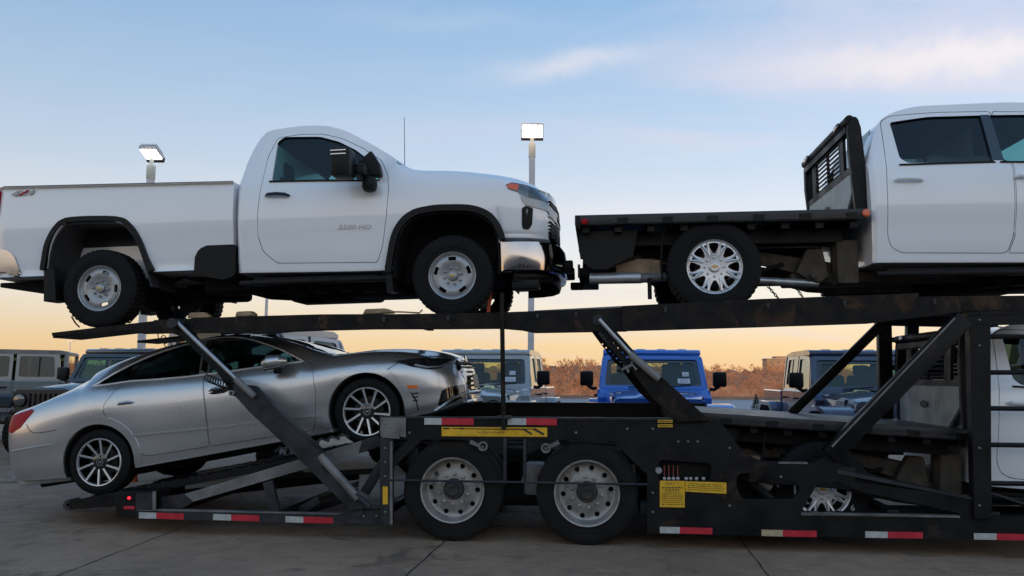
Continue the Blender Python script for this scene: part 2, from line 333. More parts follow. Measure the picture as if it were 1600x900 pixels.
def loft(section, x0, x1, step=0.06, inset=0.0, extra=(), sub=3):
    # section(x) -> list of (y,z) from bottom centre round to top centre, mirrored; inset>0 shrinks, <0 inflates
    xs = []; x = x0
    while x < x1 - 1e-6: xs.append(x); x += step
    xs.append(x1); xs = sorted(set(round(v, 4) for v in xs + [e for e in extra if x0 < e < x1]))
    mb = MB(); rings = []
    for k, x in enumerate(xs):
        pts = section(x); n = len(pts); o = []
        zc = 0.5 * (pts[0][1] + pts[-1][1])
        for i, (y, z) in enumerate(pts):
            a = pts[max(i - 1, 0)]; b = pts[min(i + 1, n - 1)]; tx, tz = b[0] - a[0], b[1] - a[1]; l = math.hypot(tx, tz) or 1
            if i == 0: nx, nz = 0, -1
            elif i == n - 1: nx, nz = 0, 1
            else: nx, nz = tz / l, -tx / l
            o.append((max(0, y - nx * inset), z - nz * inset))
        fine = catmull(o, sub)
        xx = x
        if k == 0: xx = x + inset
        if k == len(xs) - 1: xx = x - inset
        ring = [(xx, -y, z) for y, z in fine] + [(xx, y, z) for y, z in reversed(fine[1:-1])]
        rings.append(ring)
    n = len(rings[0]); vs = [p for r in rings for p in r]; fs = []
    for i in range(len(rings) - 1):
        for k in range(n): fs.append((i * n + k, i * n + (k + 1) % n, (i + 1) * n + (k + 1) % n, (i + 1) * n + k))
    fs += [tuple(range(n)), tuple((len(rings) - 1) * n + k for k in range(n - 1, -1, -1))]
    mb.add(vs, fs); return mb
def grow(poly, d):
    # offset a closed polygon outward by d
    n = len(poly); ar = sum(poly[i][0] * poly[(i + 1) % n][1] - poly[(i + 1) % n][0] * poly[i][1] for i in range(n)); sg = 1 if ar > 0 else -1; o = []
    for i in range(n):
        p0, p1, p2 = Vector(poly[i - 1]), Vector(poly[i]), Vector(poly[(i + 1) % n])
        a = (p1 - p0).normalized(); b = (p2 - p1).normalized(); na = Vector((a.y, -a.x)) * sg; nb = Vector((b.y, -b.x)) * sg; m = (na + nb)
        m = m.normalized() if m.length > 1e-6 else na
        o.append(tuple(p1 + m * (d / max(0.5, m.dot(na)))))
    return o
def roundpoly(poly, r, seg=4):
    n = len(poly); o = []
    for i in range(n):
        p0, p1, p2 = Vector(poly[i - 1]), Vector(poly[i]), Vector(poly[(i + 1) % n])
        ra = min(r, (p1 - p0).length * 0.45, (p2 - p1).length * 0.45)
        a = p1 + (p0 - p1).normalized() * ra; b = p1 + (p2 - p1).normalized() * ra
        for k in range(seg + 1):
            t = k / seg; o.append(tuple(a * (1 - t) ** 2 + p1 * 2 * t * (1 - t) + b * t * t))
    return o
def ring_poly(pts, w):
    # open polyline thickened to a band of width w
    n = len(pts); A = []; B = []
    for i, p in enumerate(pts):
        t = (Vector(pts[min(i + 1, n - 1)]) - Vector(pts[max(i - 1, 0)])).normalized(); nn = Vector((-t.y, t.x)) * w / 2
        A.append(tuple(Vector(p) + nn)); B.append(tuple(Vector(p) - nn))
    return A + B[::-1]

# ------------------------------------------------------------------ wheels (axis along y, outer face toward -y)
def tyre_mesh(name, R, W, r, mat, n=144, tread=0.010, block=3):
    pr = [(-W * .40, r), (-W * .47, r + .012), (-W * .5, r + (R - r) * .45), (-W * .485, R - .05), (-W * .455, R - .022), (-W * .40, R - .004), (-W * .2, R),
          (-W * .19, R - .01), (-W * .16, R - .01), (-W * .15, R + .001), (W * .15, R + .001), (W * .16, R - .01), (W * .19, R - .01), (W * .2, R), (W * .40, R - .004), (W * .455, R - .022), (W * .485, R - .05), (W * .5, r + (R - r) * .45), (W * .47, r + .012), (W * .40, r)]
    vs = []
    for i, (t, rr) in enumerate(pr):
        for k in range(n):
            a = 2 * math.pi * (k + (0.5 if i > 9 else 0)) / n; q = rr
            if rr > R - .03 and (k % block == 0): q = rr - tread
            vs.append((q * math.cos(a), t, q * math.sin(a)))
    fs = [(i * n + k, ((i + 1) % len(pr)) * n + k, ((i + 1) % len(pr)) * n + (k + 1) % n, i * n + (k + 1) % n) for i in range(len(pr)) for k in range(n)]
    mb = MB(); mb.add(vs, fs)
    # raised sidewall band
    mb.lathe([(-W * .497, r + (R - r) * .30), (-W * .51, r + (R - r) * .33), (-W * .51, r + (R - r) * .37), (-W * .497, r + (R - r) * .40)], n=72, closed=True)
    return mb.mesh(name, mat, True, 28)
def sector(r0, r1, a0, a1, seg=5):
    o = [(r1 * math.cos(a0 + (a1 - a0) * k / seg), r1 * math.sin(a0 + (a1 - a0) * k / seg)) for k in range(seg + 1)]
    return o + [(r0 * math.cos(a1 - (a1 - a0) * k / seg), r0 * math.sin(a1 - (a1 - a0) * k / seg)) for k in range(seg + 1)]
def cutters(polys, y0, y1):
    mb = MB()
    for p in polys: mb.prism(p, y0, y1)
    return mb
def nuts(mb, n, rad, y, r=.011, h=.022, mat=0, a0=0.0):
    for k in range(n):
        a = a0 + 2 * math.pi * k / n; mb.lathe([(y, r), (y - h, r * .9), (y - h - .004, r * .5)], n=8, c=(rad * math.cos(a), 0, rad * math.sin(a)), mat=mat)
def merge(me, mb2, mats, ang=35):
    bm = bmesh.new(); bm.from_mesh(me); b2 = bpy.data.meshes.new('x'); mb2.bm.to_mesh(b2); mb2.bm.free(); bm.from_mesh(b2)
    bmesh.ops.recalc_face_normals(bm, faces=bm.faces); me2 = bpy.data.meshes.new(me.name); bm.to_mesh(me2); bm.free(); return fin(me2, mats, True, ang)
def make_wheel(kind):
    w = bpy.data.objects.new('wheel', None); COL.objects.link(w)
    if kind == 'steel':          # 8-lug pressed steel wheel with slots
        link('tyre', tyre_mesh('tyre', .40, .245, .222, M['rubber']), w)
        face = MB().lathe([(-.100, .236), (-.112, .232), (-.108, .222), (-.085, .214), (-.080, .205), (-.092, .19), (-.096, .155), (-.090, .12), (-.078, .098), (-.074, .045), (-.06, .04), (-.05, .04), (-.05, .10), (-.07, .15), (-.07, .20), (-.07, .236)], n=96, closed=True)
        sl = []
        for k in range(5):
            a = R_(90 + 72 * k); sl.append(roundpoly(sector(.150, .186, a - .23, a + .23), .014, 3))
        me = boolean(face, cutters(sl, -.3, .1))
        ex = MB(); nuts(ex, 8, .078, -.074, .012, .028, mat=1, a0=.2); ex.lathe([(-.07, .046), (-.104, .046), (-.112, .038)], n=32, mat=0); ex.lathe([(-.112, .034), (-.114, .03)], n=24, mat=2)
        link('rim', merge(me, ex, [M['rim_grey'], M['chrome'], M['gloss_black']]), w)
        e = MB(); bow_tie(e, -.1165, .026); e.build('emblem', M['gold'], w)
        MB().lathe([(.09, .21), (-.02, .21), (-.02, .205), (.09, .205)], n=48, closed=True).lathe([(.0, .12), (.03, .12)], n=32).build('brake_disc', M['hub_dirty'], w)
    if kind == 'alloy':          # 8-lug alloy with forked spokes
        link('tyre', tyre_mesh('tyre', .44, .27, .242, M['rubber']), w)
        face = MB().lathe([(-.118, .262), (-.128, .258), (-.124, .248), (-.108, .240), (-.112, .20), (-.110, .12), (-.106, .09), (-.106, .02), (-.07, .02), (-.07, .12), (-.075, .20), (-.075, .262)], n=96, closed=True)
        sl = []
        for k in range(8):
            a = R_(90 + 45 * k)
            sl.append(roundpoly([(.228 * math.cos(a - .21), .228 * math.sin(a - .21)), (.232 * math.cos(a), .232 * math.sin(a)), (.228 * math.cos(a + .21), .228 * math.sin(a + .21)), (.19 * math.cos(a + .22), .19 * math.sin(a + .22)), (.128 * math.cos(a + .10), .128 * math.sin(a + .10)), (.128 * math.cos(a - .10), .128 * math.sin(a - .10)), (.19 * math.cos(a - .22), .19 * math.sin(a - .22))], .014, 3))
            b = a + R_(22.5); sl.append(roundpoly(sector(.188, .222, b - .045, b + .045, 2), .008, 2))
        me = boolean(face, cutters(sl, -.3, .1))
        ex = MB(); nuts(ex, 8, .088, -.104, .013, .018, mat=1); ex.lathe([(-.10, .05), (-.126, .05), (-.132, .042)], n=32, mat=0)
        for k in range(8):       # raised shoulders of the forked spokes
            a = R_(22.5 + 45 * k)
            for sg in (-1, 1): ex.tube([(.115 * math.cos(a), -.104, .115 * math.sin(a)), (.165 * math.cos(a + sg * .05), -.108, .165 * math.sin(a + sg * .05)), (.236 * math.cos(a + sg * .125), -.118, .236 * math.sin(a + sg * .125))], [.014, .013, .011], 8)
        link('rim', merge(me, ex, [M['alloy'], M['gloss_black']]), w)
        e = MB(); bow_tie(e, -.135, .034); e.build('emblem', M['gold'], w)
        MB().lathe([(.09, .23), (-.03, .23), (-.03, .225), (.09, .225)], n=48, closed=True).lathe([(-.02, .17), (.03, .17)], n=32).build('brake_disc', M['hub_dirty'], w)
    if kind == 'sedan':
        link('tyre', tyre_mesh('tyre', .335, .225, .232, M['rubber'], tread=.004, block=2), w)
        ring = MB().lathe([(-.095, .236), (-.108, .243), (-.114, .238), (-.112, .229), (-.098, .226), (-.085, .226), (-.085, .236)], n=96, closed=True)
        for k in range(10):
            a = R_(9 + 36 * k); a2 = a + .16
            d = Vector((math.cos(a2), 0, math.sin(a2))); q = Vector((math.cos(a), 0, math.sin(a))); t = Vector((-math.sin(a), 0, math.cos(a)))
            A = q * .075; B = d * .230
            ring.add([A + t * .009 + Vector((0, -.082, 0)), A - t * .009 + Vector((0, -.082, 0)), B - t * .010 + Vector((0, -.106, 0)), B + t * .010 + Vector((0, -.106, 0)),
                      A + t * .009 + Vector((0, -.07, 0)), A - t * .009 + Vector((0, -.07, 0)), B - t * .010 + Vector((0, -.09, 0)), B + t * .010 + Vector((0, -.09, 0))],
                     [(0, 1, 2, 3), (7, 6, 5, 4), (0, 4, 5, 1), (1, 5, 6, 2), (2, 6, 7, 3), (3, 7, 4, 0)])
        ring.build('rim', M['alloy'], w)
        bk = MB()
        for k in range(10):
            a = R_(9 + 36 * k); a2 = a + .16
            bk.tube([(.05 * math.cos(a), -.064, .05 * math.sin(a)), (.228 * math.cos(a2 + .09), -.085, .228 * math.sin(a2 + .09))], .013, 6)
        bk.lathe([(-.06, .09), (-.078, .085), (-.088, .05), (-.09, .036)], n=40); nuts(bk, 5, .057, -.078, .009, .012, mat=1, a0=.3)
        bk.lathe([(.08, .225), (-.085, .228), (-.085, .222), (.08, .22)], n=48, closed=True)
        bk.build('hub', [M['gloss_black'], M['satin']], w)
        e = MB(); e.lathe([(-.090, .036), (-.093, .036), (-.093, .032), (-.090, .032)], n=32, closed=True)
        for x in (-.011, .011): e.bar((x - .003, -.093, -.012), (x + .005, -.093, .012), .003, .005)
        e.bar((-.011, -.093, -.004), (.012, -.093, .004), .003, .005); e.build('emblem', M['satin'], w)
        MB().lathe([(-.02, .15), (.0, .15)], n=40).build('brake_disc', M['hub_dirty'], w)
    if kind == 'trailer':
        link('tyre', tyre_mesh('tyre', .475, .26, .295, M['rubber_dusty'], tread=.004, block=4), w)
        face = MB().lathe([(-.118, .298), (-.133, .306), (-.138, .303), (-.134, .290), (-.11, .283), (-.04, .276), (-.015, .262), (-.005, .235), (-.012, .205), (-.030, .175), (-.034, .10), (-.01, .10), (.02, .17), (.02, .27), (.02, .298)], n=96, closed=True)
        sl = [[(.225 * math.cos(R_(18 + 36 * k)) + .024 * math.cos(t * math.pi / 6), .225 * math.sin(R_(18 + 36 * k)) + .024 * math.sin(t * math.pi / 6)) for t in range(12)] for k in range(10)]
        me = boolean(face, cutters(sl, -.3, .1)); ex = MB(); nuts(ex, 10, .143, -.032, .018, .02, mat=1)
        link('rim', merge(me, ex, [M['truck_alloy'], M['rust_nut']]), w)
        MB().lathe([(-.02, .098), (-.075, .094), (-.085, .085), (-.086, .06), (-.115, .055), (-.12, .05), (-.12, .034), (-.112, .03)], n=40).build('hub', M['hub_dirty'], w)
        MB().lathe([(.24, .28), (.0, .28), (.0, .27), (.24, .27)], n=48, closed=True).build('inner_drum', M['chassis'], w)
    if kind == 'jeep':
        link('tyre', tyre_mesh('tyre', .40, .25, .235, M['rubber'], n=96), w)
        f = MB().lathe([(-.10, .238), (-.11, .232), (-.09, .222), (-.06, .10), (-.075, .06), (-.05, .06), (-.04, .238)], n=48, closed=True)
        sl = [roundpoly(sector(.10, .20, R_(72 * k) - .32, R_(72 * k) + .32), .02, 2) for k in range(5)]
        link('rim', fin(boolean(f, cutters(sl, -.3, -.02)), M['rim_grey']), w)
    return w
def bow_tie(mb, y, s):
    p = [(-1.3, -.18), (-1.0, .3), (-.42, .3), (-.42, .48), (.42, .48), (.42, .3), (1.3, .3), (1.05, -.3), (.42, -.3), (.42, -.48), (-.42, -.48), (-.42, -.3), (-1.15, -.3)]
    mb.prism([(a * s * .8, b * s * .8) for a, b in p], y, y + .003)
WH = {}
def wheel(kind, parent, loc, far=False, spin=0.0):
    if kind not in WH: WH[kind] = w = make_wheel(kind)
    else: w = dup(WH[kind])
    w.parent = parent; w.location = loc; w.rotation_euler = (0, spin, math.pi if far else 0)
    return w
def text_mesh(s, size, ext=0.002, shear=0.0, bold=0.0):
    c = bpy.data.curves.new('t', 'FONT'); c.body = s; c.size = size; c.extrude = ext; c.shear = shear; c.offset = bold; c.align_x = 'LEFT'; c.resolution_u = 3
    o = bpy.data.objects.new('t', c); COL.objects.link(o); dg = bpy.context.evaluated_depsgraph_get(); dg.update()
    me = bpy.data.meshes.new_from_object(o.evaluated_get(dg)); bpy.data.objects.remove(o); return me
def text(name, s, size, mat, parent, loc, rot=(R_(90), 0, 0), ext=0.002, shear=0.0, bold=0.0, sx=1.0):
    me = text_mesh(s, size, ext, shear, bold); me.transform(Matrix.Translation(loc) @ Matrix.Rotation(rot[2], 4, 'Z') @ Matrix.Rotation(rot[1], 4, 'Y') @ Matrix.Rotation(rot[0], 4, 'X') @ Matrix.Diagonal((sx, 1, 1, 1)))
    me.materials.clear(); me.materials.append(mat); return link(name, me, parent)
def patch(section, x0, x1, i0, i1, inset, side, step=0.06, sub=3, both=False, thick=0.0):
    # an open sheet following the body between two feature lines
    xs = []; x = x0
    while x < x1 - 1e-6: xs.append(x); x += step
    xs.append(x1); mb = MB(); rows = []
    for x in xs:
        p = section(x); f = catmull(p, sub)[i0 * sub:i1 * sub + 1]; q = []
        for k, (y, z) in enumerate(f):
            a = f[max(k - 1, 0)]; b = f[min(k + 1, len(f) - 1)]; l = math.hypot(b[0] - a[0], b[1] - a[1]) or 1
            nx, nz = (b[1] - a[1]) / l, -(b[0] - a[0]) / l; q.append((y - nx * inset, z - nz * inset))
        if both: row = [(x, -y, z) for y, z in q] + [(x, y, z) for y, z in reversed(q[:-1])]
        else: row = [(x, side * y, z) for y, z in q]
        rows.append(row)
    n = len(rows[0]); mb.add([v for r in rows for v in r], [(i * n + k, i * n + k + 1, (i + 1) * n + k + 1, (i + 1) * n + k) for i in range(len(rows) - 1) for k in range(n - 1)])
    return mb

# ------------------------------------------------------------------ the heavy pickup (regular cab with bed, or crew cab with a flat deck)
def pickup_section(xr):
    q = 1.7 if xr < -2.5 else 1.0
    zt = [(xr, 1.46), (xr + .03 * q, 1.62), (xr + .07 * q, 1.80), (xr + .13 * q, 1.94), (xr + .24 * q, 2.015), (xr + .62, 2.042), (-1.6, 2.045), (-1.35, 2.03), (-1.15, 1.975), (-.9, 1.845), (-.7, 1.72), (-.52, 1.59), (-.42, 1.525), (-.3, 1.505), (0, 1.485), (.36, 1.435), (.6, 1.385), (.78, 1.325), (.88, 1.26), (.93, 1.20)]
    zb = [(xr, .50), (-.62, .47), (.2, .48), (.42, .5), (.48, .735), (.93, .73)]
    ym = [(xr, .97), (xr + .04, 1.0), (.55, 1.01), (.7, .985), (.82, .93), (.93, .84)]
    zbelt = [(xr, 1.43), (-1.8, 1.42), (-.7, 1.375), (-.45, 1.40), (-.3, 1.42)]
    def sec(x):
        t = pw(zt, x); b = pw(zb, x); w = pw(ym, x); d = w - 1.0
        cab = max(0.0, min(1.0, (-.42 - x) / .25)); cab = cab * cab * (3 - 2 * cab)
        zg = pw(zbelt, x) if x < -.3 else 0
        hoodz = t - .055
        g = zg * cab + hoodz * (1 - cab) if x < -.3 else hoodz
        g = min(g, t - .04)
        yg = (.965 * cab + .915 * (1 - cab)) + d
        ze = t - .05
        yh = (.765 * cab + .82 * (1 - cab)) + d
        ks = min(1.0, max(0.0, (t - g) / .5)); yh2 = yg - (yg - yh) * ks if cab > .5 else yh
        zh = max(g + .012, t - (.05 if cab > .5 else .018))
        zf = min(1.30, g - .07)
        return [(0, b), (.88 + d, b), (.975 + d, b + .05), (1.0 + d, b + .33 if b < .7 else b + .12), (1.018 + d, min(1.07, g - .2)), (.998 + d, zf), (yg, g), (yh2, zh), (yh2 - .10, max(zh + .008, t - .012)), (0, t)]
    return sec
ARCH_F = ARCH_F0 = [(-.575, .40), (-.555, .62), (-.50, .82), (-.38, .965), (-.20, 1.01), (.0, 1.015), (.20, .995), (.34, .93), (.42, .82), (.455, .60), (.455, .40)]
ARCH_F = grow(catmull(ARCH_F, 3), .020)
FLARE_F = [(-.625, .44), (-.60, .62), (-.54, .85), (-.405, 1.005), (-.21, 1.055), (.0, 1.06), (.215, 1.04), (.37, .97), (.46, .85), (.50, .72)]
def line_cabin(me, mats, x0, x1, zc, ang=35):
    # inward facing faces of a hollow body get the dark headlining material
    fin(me, mats, True, ang)
    for p in me.polygons:
        c = p.center
        if x0 < c.x < x1 and p.normal.dot(Vector((0, c.y, (c.z - zc) * 1.2))) < -.05: p.material_index = 1
    return me
def liner(arch, s):
    q = grow(arch, -.016); m = MB(); m.prism(ring_poly(q, .014), s * .51, s * .99)
    m.prism([(x, z) for x, z in grow(arch, -.006)], s * .507, s * .515); return m
def pickup_front(root, paint, xr, doors, wins, handles_mat, letters=True):
    sec = pickup_section(xr)
    outer = raw(loft(sec, xr, .93, .05, 0, extra=(xr + .02, xr + .04, xr + .07, xr + .10, xr + .13, xr + .18, -.46, .46, .44, .88)))
    inner = raw(loft(sec, xr + .01, -.46, .06, .05, extra=(xr + .06, xr + .1, xr + .15)))
    body = boolean(outer, inner)
    c = MB()
    for s in (-1, 1): c.prism([(x, z) for x, z in ARCH_F] + [(.455, .2), (-.575, .2)], s * .50, s * 1.4)
    c.prism([(.44, .30), (.44, .72), (1.2, .72), (1.2, .30)], -.49, .49)
    body = boolean(body, c)
    c = MB()
    for wn in wins: c.prism(wn, -1.4, 1.4)
    body = boolean(body, c)
    ws = [(x, pw([(xx, zz) for xx, zz in ((-1.16, 1.83), (-.9, 1.70), (-.7, 1.58), (-.49, 1.47))], x)) for x in (-1.16, -.9, -.7, -.49)]
    body = boolean(body, MB().prism([(-1.16, 2.2)] + ws + [(-.44, 1.7)], -.70, .70))
    body = boolean(body, MB().prism([(-.62, 1.50), (.62, 1.50), (.60, 1.85), (-.60, 1.85)], xr - .2, xr + .2, axis='x'))
    parts = []
    for dp in doors:
        for s in (-1, 1):
            big = MB().prism(grow(dp, .0035), s * .55, s * 1.4); sm = MB().prism(grow(dp, -.0025), s * .55, s * 1.4)
            dm = boolean(body.copy(), sm, 'INTERSECT'); body = boolean(body, big); parts.append((dm, s, dp))
    link('body', line_cabin(body, [paint, M['interior']], xr, -.44, 1.1), root)
    k = 0
    for dm, s, dp in parts:
        d = link('door', line_cabin(dm, [paint, M['interior']], xr, -.44, 1.1), root)
        x0 = min(p[0] for p in dp); hx = x0 + .08
        h = MB(); h.tube([(hx, s * 1.018, 1.262), (hx + .03, s * 1.045, 1.270), (hx + .12, s * 1.052, 1.272), (hx + .21, s * 1.045, 1.264), (hx + .245, s * 1.016, 1.254)], [.012, .018, .02, .018, .012], 8)
        h.build('handle', handles_mat, d)
    # glass
    for wn in wins:
        xa = min(p[0] for p in wn) - .03; xb = max(p[0] for p in wn) + .03
        for s in (-1, 1): patch(sec, xa, min(xb, -.55), 6, 7, .022, s).build('side_window', M['glass'] if wins.index(wn) == len(wins) - 1 else M['glass_dark'], root)
    patch(sec, -1.2, -.46, 7, 9, .012, 1, both=True, step=.05).build('windscreen', M['glass'], root)
    MB().box((xr + .10, 0, 1.675), (.006, 1.26, .38), Matrix.Rotation(R_(12), 3, 'Y')).build('rear_window', M['glass_dark'], root)
    # black window seals under the glass
    for wn in wins:
        lo = [p for p in wn if p[1] < 1.5]
        xa, xb = min(p[0] for p in lo), max(p[0] for p in lo)
        for s in (-1, 1): MB().tube([(xa - .02, s * .978, 1.418), ((xa + xb) / 2, s * .979, pw([(-3, 1.425), (-1.8, 1.418), (-.7, 1.375)], (xa + xb) / 2)), (xb, s * .974, pw([(-3, 1.425), (-1.8, 1.418), (-.7, 1.375)], xb))], .009, 6).build('window_seal', M['plastic'], root)
    # cabin
    it = MB(); it.box(((xr - .5) / 2, 0, .62), (abs(xr) - .7, 1.8, .10))
    it.box((-.62, 0, 1.20), (.30, 1.72, .34), ch=.05)
    it.build('cabin_lining', M['interior'], root)
    rows = [-1.75] if xr > -2.5 else [-1.62, -2.55]
    for rx in rows:
        for yy in ((-.52, .52) if rx != -2.55 else (-.5, 0, .5)):
            sm = MB(); sm.box((rx + .28, yy, .92), (.52, .5, .16), ch=.05); sm.box((rx, yy, 1.22), (.15, .48, .62), Matrix.Rotation(R_(-12), 3, 'Y'), ch=.05); sm.box((rx - .09, yy, 1.62), (.10, .26, .18), ch=.04); sm.build('seat', M['seat'], root)
    MB().lathe([(0, .19), (.015, .18), (0, .17), (-.015, .18)], n=32, axis='x', c=(-.95, .42, 1.2), closed=True).build('steering_wheel', M['interior'], root)
    # flares and front arch liners
    for s in (-1, 1):
        MB().prism(ring_poly(catmull(FLARE_F, 4), .062), s * .985, s * 1.036, ch=.006).build('wheel_arch_trim', M['plastic'], root)
        liner(ARCH_F, s).build('wheel_arch_liner', M['chassis'], root)
    # grille, lamps and bumper
    gp = [(.74, -.90), (.86, -.84), (.945, -.66), (.985, -.35), (.995, 0), (.985, .35), (.945, .66), (.86, .84), (.74, .90)]
    g = MB().prism(gp, .745, 1.235, axis='z'); g = boolean(g, MB().prism([(.70, 1.19), (.86, 1.30), (1.1, 1.19), (1.1, 1.30)], -1.2, 1.2).prism([(.80, .70), (.8, .76), (1.1, .80), (1.1, .7)], -1.2, 1.2))
    link('grille', fin(g, [M['gloss_black']]), root)
    bars = MB()
    for z in (.80, .835, .87, .905, .94, 1.12, 1.15): bars.tube([(x + .004, y, z) for x, y in gp[2:-2]], .011, 6)
    for k in range(-8, 9): bars.tube([(pw([(-.7, .935), (-.35, .985), (0, .995), (.35, .985), (.7, .935)], k * .08) + .004, k * .08, z) for z in (.78, .96)], .006, 6)
    bars.build('grille_bars', M['plastic'], root)
    gb = MB().prism([(x + .012, y * 1.0) for x, y in gp[1:-1]] + [(x - .03, y * .97) for x, y in reversed(gp[1:-1])], .985, 1.095, axis='z', ch=.008); b = gb.build('grille_bar', M['rim_grey'], root)
    text('lettering', 'CHEVROLET', .085, M['ink'], b, (1.004, -.30, 1.01), (R_(90), 0, R_(90)), .005, bold=.001, sx=1.15)
    text('lettering', 'CHEVROLET', .085, M['ink'], b, (.996, -.33, 1.01), (R_(90), 0, R_(90)), .009, bold=.001, sx=1.25) if False else None
    infl = raw(loft(sec, .40, .93, .03, -.006, extra=(.88, .91)))
    for s in (-1, 1):
        hl = boolean(infl.copy(), MB().prism([(.545, 1.262), (.57, 1.215), (.66, 1.185), (.71, 1.135), (.80, 1.125), (1.0, 1.10), (1.0, 1.20), (.86, 1.245), (.72, 1.272), (.60, 1.288)], s * .5, s * 1.3), 'INTERSECT')
        h = link('headlight', fin(hl, [M['lens']]), root)
        dk = boolean(raw(loft(sec, .40, .93, .03, -.0085, extra=(.88, .91))), MB().prism([(.755, 1.135), (1.0, 1.105), (1.0, 1.19), (.86, 1.232), (.775, 1.25)], s * .5, s * 1.3), 'INTERSECT')
        link('lamp_bezel', fin(dk, [M['lens_dark']]), h)
        am = boolean(raw(loft(sec, .40, .93, .03, -.009, extra=(.88, .91))), MB().prism([(.55, 1.253), (.575, 1.22), (.655, 1.20), (.67, 1.262), (.60, 1.277)], s * .5, s * 1.3), 'INTERSECT')
        link('turn_signal', fin(am, [M['orange_red']]), h)
        wb = boolean(raw(loft(sec, .40, .93, .03, -.012, extra=(.88, .91))), MB().prism([(.685, 1.165), (.70, 1.10), (.735, 1.055), (.83, 1.035), (1.0, 1.0), (1.0, 1.09), (.82, 1.118), (.74, 1.128)], s * .5, s * 1.3), 'INTERSECT')
        link('grille_wing', fin(wb, [M['rim_grey']]), root)
        fl = boolean(infl.copy(), MB().prism(roundpoly([(.690, .86), (.695, 1.03), (.735, 1.05), (.80, 1.03), (.785, .87), (.75, .82), (.70, .825)], .015), s * .5, s * 1.3), 'INTERSECT')
        f = link('daylight_lamp', fin(fl, [M['plastic']]), root)
        MB().box((.725, s * .985, .99), (.05, .02, .07), ch=.008).build('lamp_element', M['lens'], f)
    # bumper: chrome centre and corners over a black valance
    bpn = [(.50, -1.005), (.66, -1.0), (.82, -.95), (.95, -.82), (1.035, -.55), (1.06, -.2), (1.06, .2), (1.035, .55), (.95, .82), (.82, .95), (.66, 1.0), (.50, 1.005)]
    def bumper_band(z0, z1, o, a, b_, nm, mt, par=root):
        P = bpn[a:b_]; m = MB(); n = len(P)
        zs = [z0, z0 + .012, (z0 + z1) / 2, z1 - .012, z1]; of = [o - .02, o, o + .012, o, o - .02]
        vs = [(x + q * .9, y * (1 + q), z) for z, q in zip(zs, of) for x, y in P] + [(x - .07, y * .93, z) for z in (z1, z0) for x, y in P]
        m.add(vs, [(r * n + k, r * n + k + 1, ((r + 1) % 7) * n + k + 1, ((r + 1) % 7) * n + k) for r in range(7) for k in range(n - 1)] + [tuple(r * n for r in range(7)), tuple(r * n + n - 1 for r in range(6, -1, -1))])
        return m.build(nm, mt, par, ang=50)
    bm_ = bumper_band(.42, .715, 0, 0, 12, 'bumper', M['chrome'])
    bumper_band(.455, .70, .012, 3, 9, 'bumper_insert', M['gloss_black'], bm_)
    bumper_band(.335, .43, -.07, 1, 11, 'air_dam', M['plastic'])
    for y in (-.30, .30): MB().box((1.10, y, .53), (.10, .12, .13), ch=.015).build('tow_hook', M['plastic'], root)
    MB().box((.70, -.80, .30), (.26, .20, .09), ch=.01).build('skid_tab', M['plastic'], root)
    # sills, steps and underbody
    for s in (-1, 1):
        MB().box(((xr - .62) / 2, s * .93, .40), (abs(xr) - .66, .12, .05), ch=.015).box(((xr - .62) / 2, s * .80, .44), (abs(xr) - .9, .2, .03)).build('side_step', M['plastic'], root)
        MB().prism([(-.66, .52), (-.60, .52), (-.575, .26), (-.64, .26)], s * .80, s * 1.01).build('mud_flap', M['plastic'], root)
    return sec
def underbody(root, xr, xrear, xend, mat, arch=True):
    m = MB()
    for s in (-1, 1):
        m.prism([(.8, .52), (.8, .40), (xr, .36), (xr - .25, .38), (xrear + .55, .56), (xrear + .1, .60), (xend, .56), (xend, .68), (xrear - .2, .72), (xrear + .35, .72), (xr - .1, .55), (xr, .52)], s * .42, s * .50)
    m.build('frame_rail', mat, root)
    m = MB(); m.tube([(xrear, -.85, .44), (xrear, .85, .44)], .055); m.lathe([(-.14, .06), (-.10, .16), (0, .2), (.10, .16), (.14, .06)], n=20, c=(xrear, .05, .44))
    m.build('rear_axle', M['chassis'], root)
    m = MB(); m.tube([(0, -.8, .42), (0, .8, .42)], .05); m.box((-.05, 0, .50), (.9, .9, .2), ch=.03); m.box((-.9, 0, .42), (.8, .5, .22), ch=.05)
    m.tube([(-1.2, 0, .45), (xrear, .05, .45)], .045); m.build('drivetrain', M['chassis'], root)
    m = MB()
    for x in (-.7, -.95, -1.2, -1.45, -1.7): m.box((x, -.60 + .02 * (x * 10 % 3), .36 + .015 * (x * 17 % 2)), (.16, .32, .09 + .03 * (x * 13 % 2)), ch=.02)
    m.tube([(-.7, -.7, .36), (-2.0, -.66, .34)], .03); m.build('underside_brackets', M['chassis'], root); MB().box((-1.6, .5, .42), (1.0, .5, .2), ch=.05).build('fuel_tank', M['chassis'], root)
    for s in (-1, 1): MB().tube([(xrear - .65, s * .56, .60), (xrear - .3, s * .56, .42), (xrear, s * .56, .38), (xrear + .3, s * .56, .42), (xrear + .72, s * .56, .56)], [.02, .03, .04, .03, .02], 6).build('leaf_spring', M['chassis'], root)
def mirror(root, s):
    m = MB(); m.box((-.985, s * 1.29, 1.475), (.19, .22, .285), ch=.035); h = m.build('mirror', M['plastic'], root)
    m = MB(); m.box((-.86, s * 1.13, 1.43), (.14, .22, .12), ch=.03); m.prism([(-.93, 1.45), (-.90, 1.56), (-.78, 1.66), (-.70, 1.53), (-.68, 1.41), (-.80, 1.40)], s * .955, s * 1.06, ch=.01); m.box((-.78, s * 1.10, 1.31), (.14, .14, .16), ch=.05); m.build('mirror_arm', M['plastic'], h)
    m = MB()
    for z in (1.545, 1.58): m.box((-1.0, s * 1.402, z), (.15, .008, .010))
    m.build('mirror_trim', M['chrome'], h)

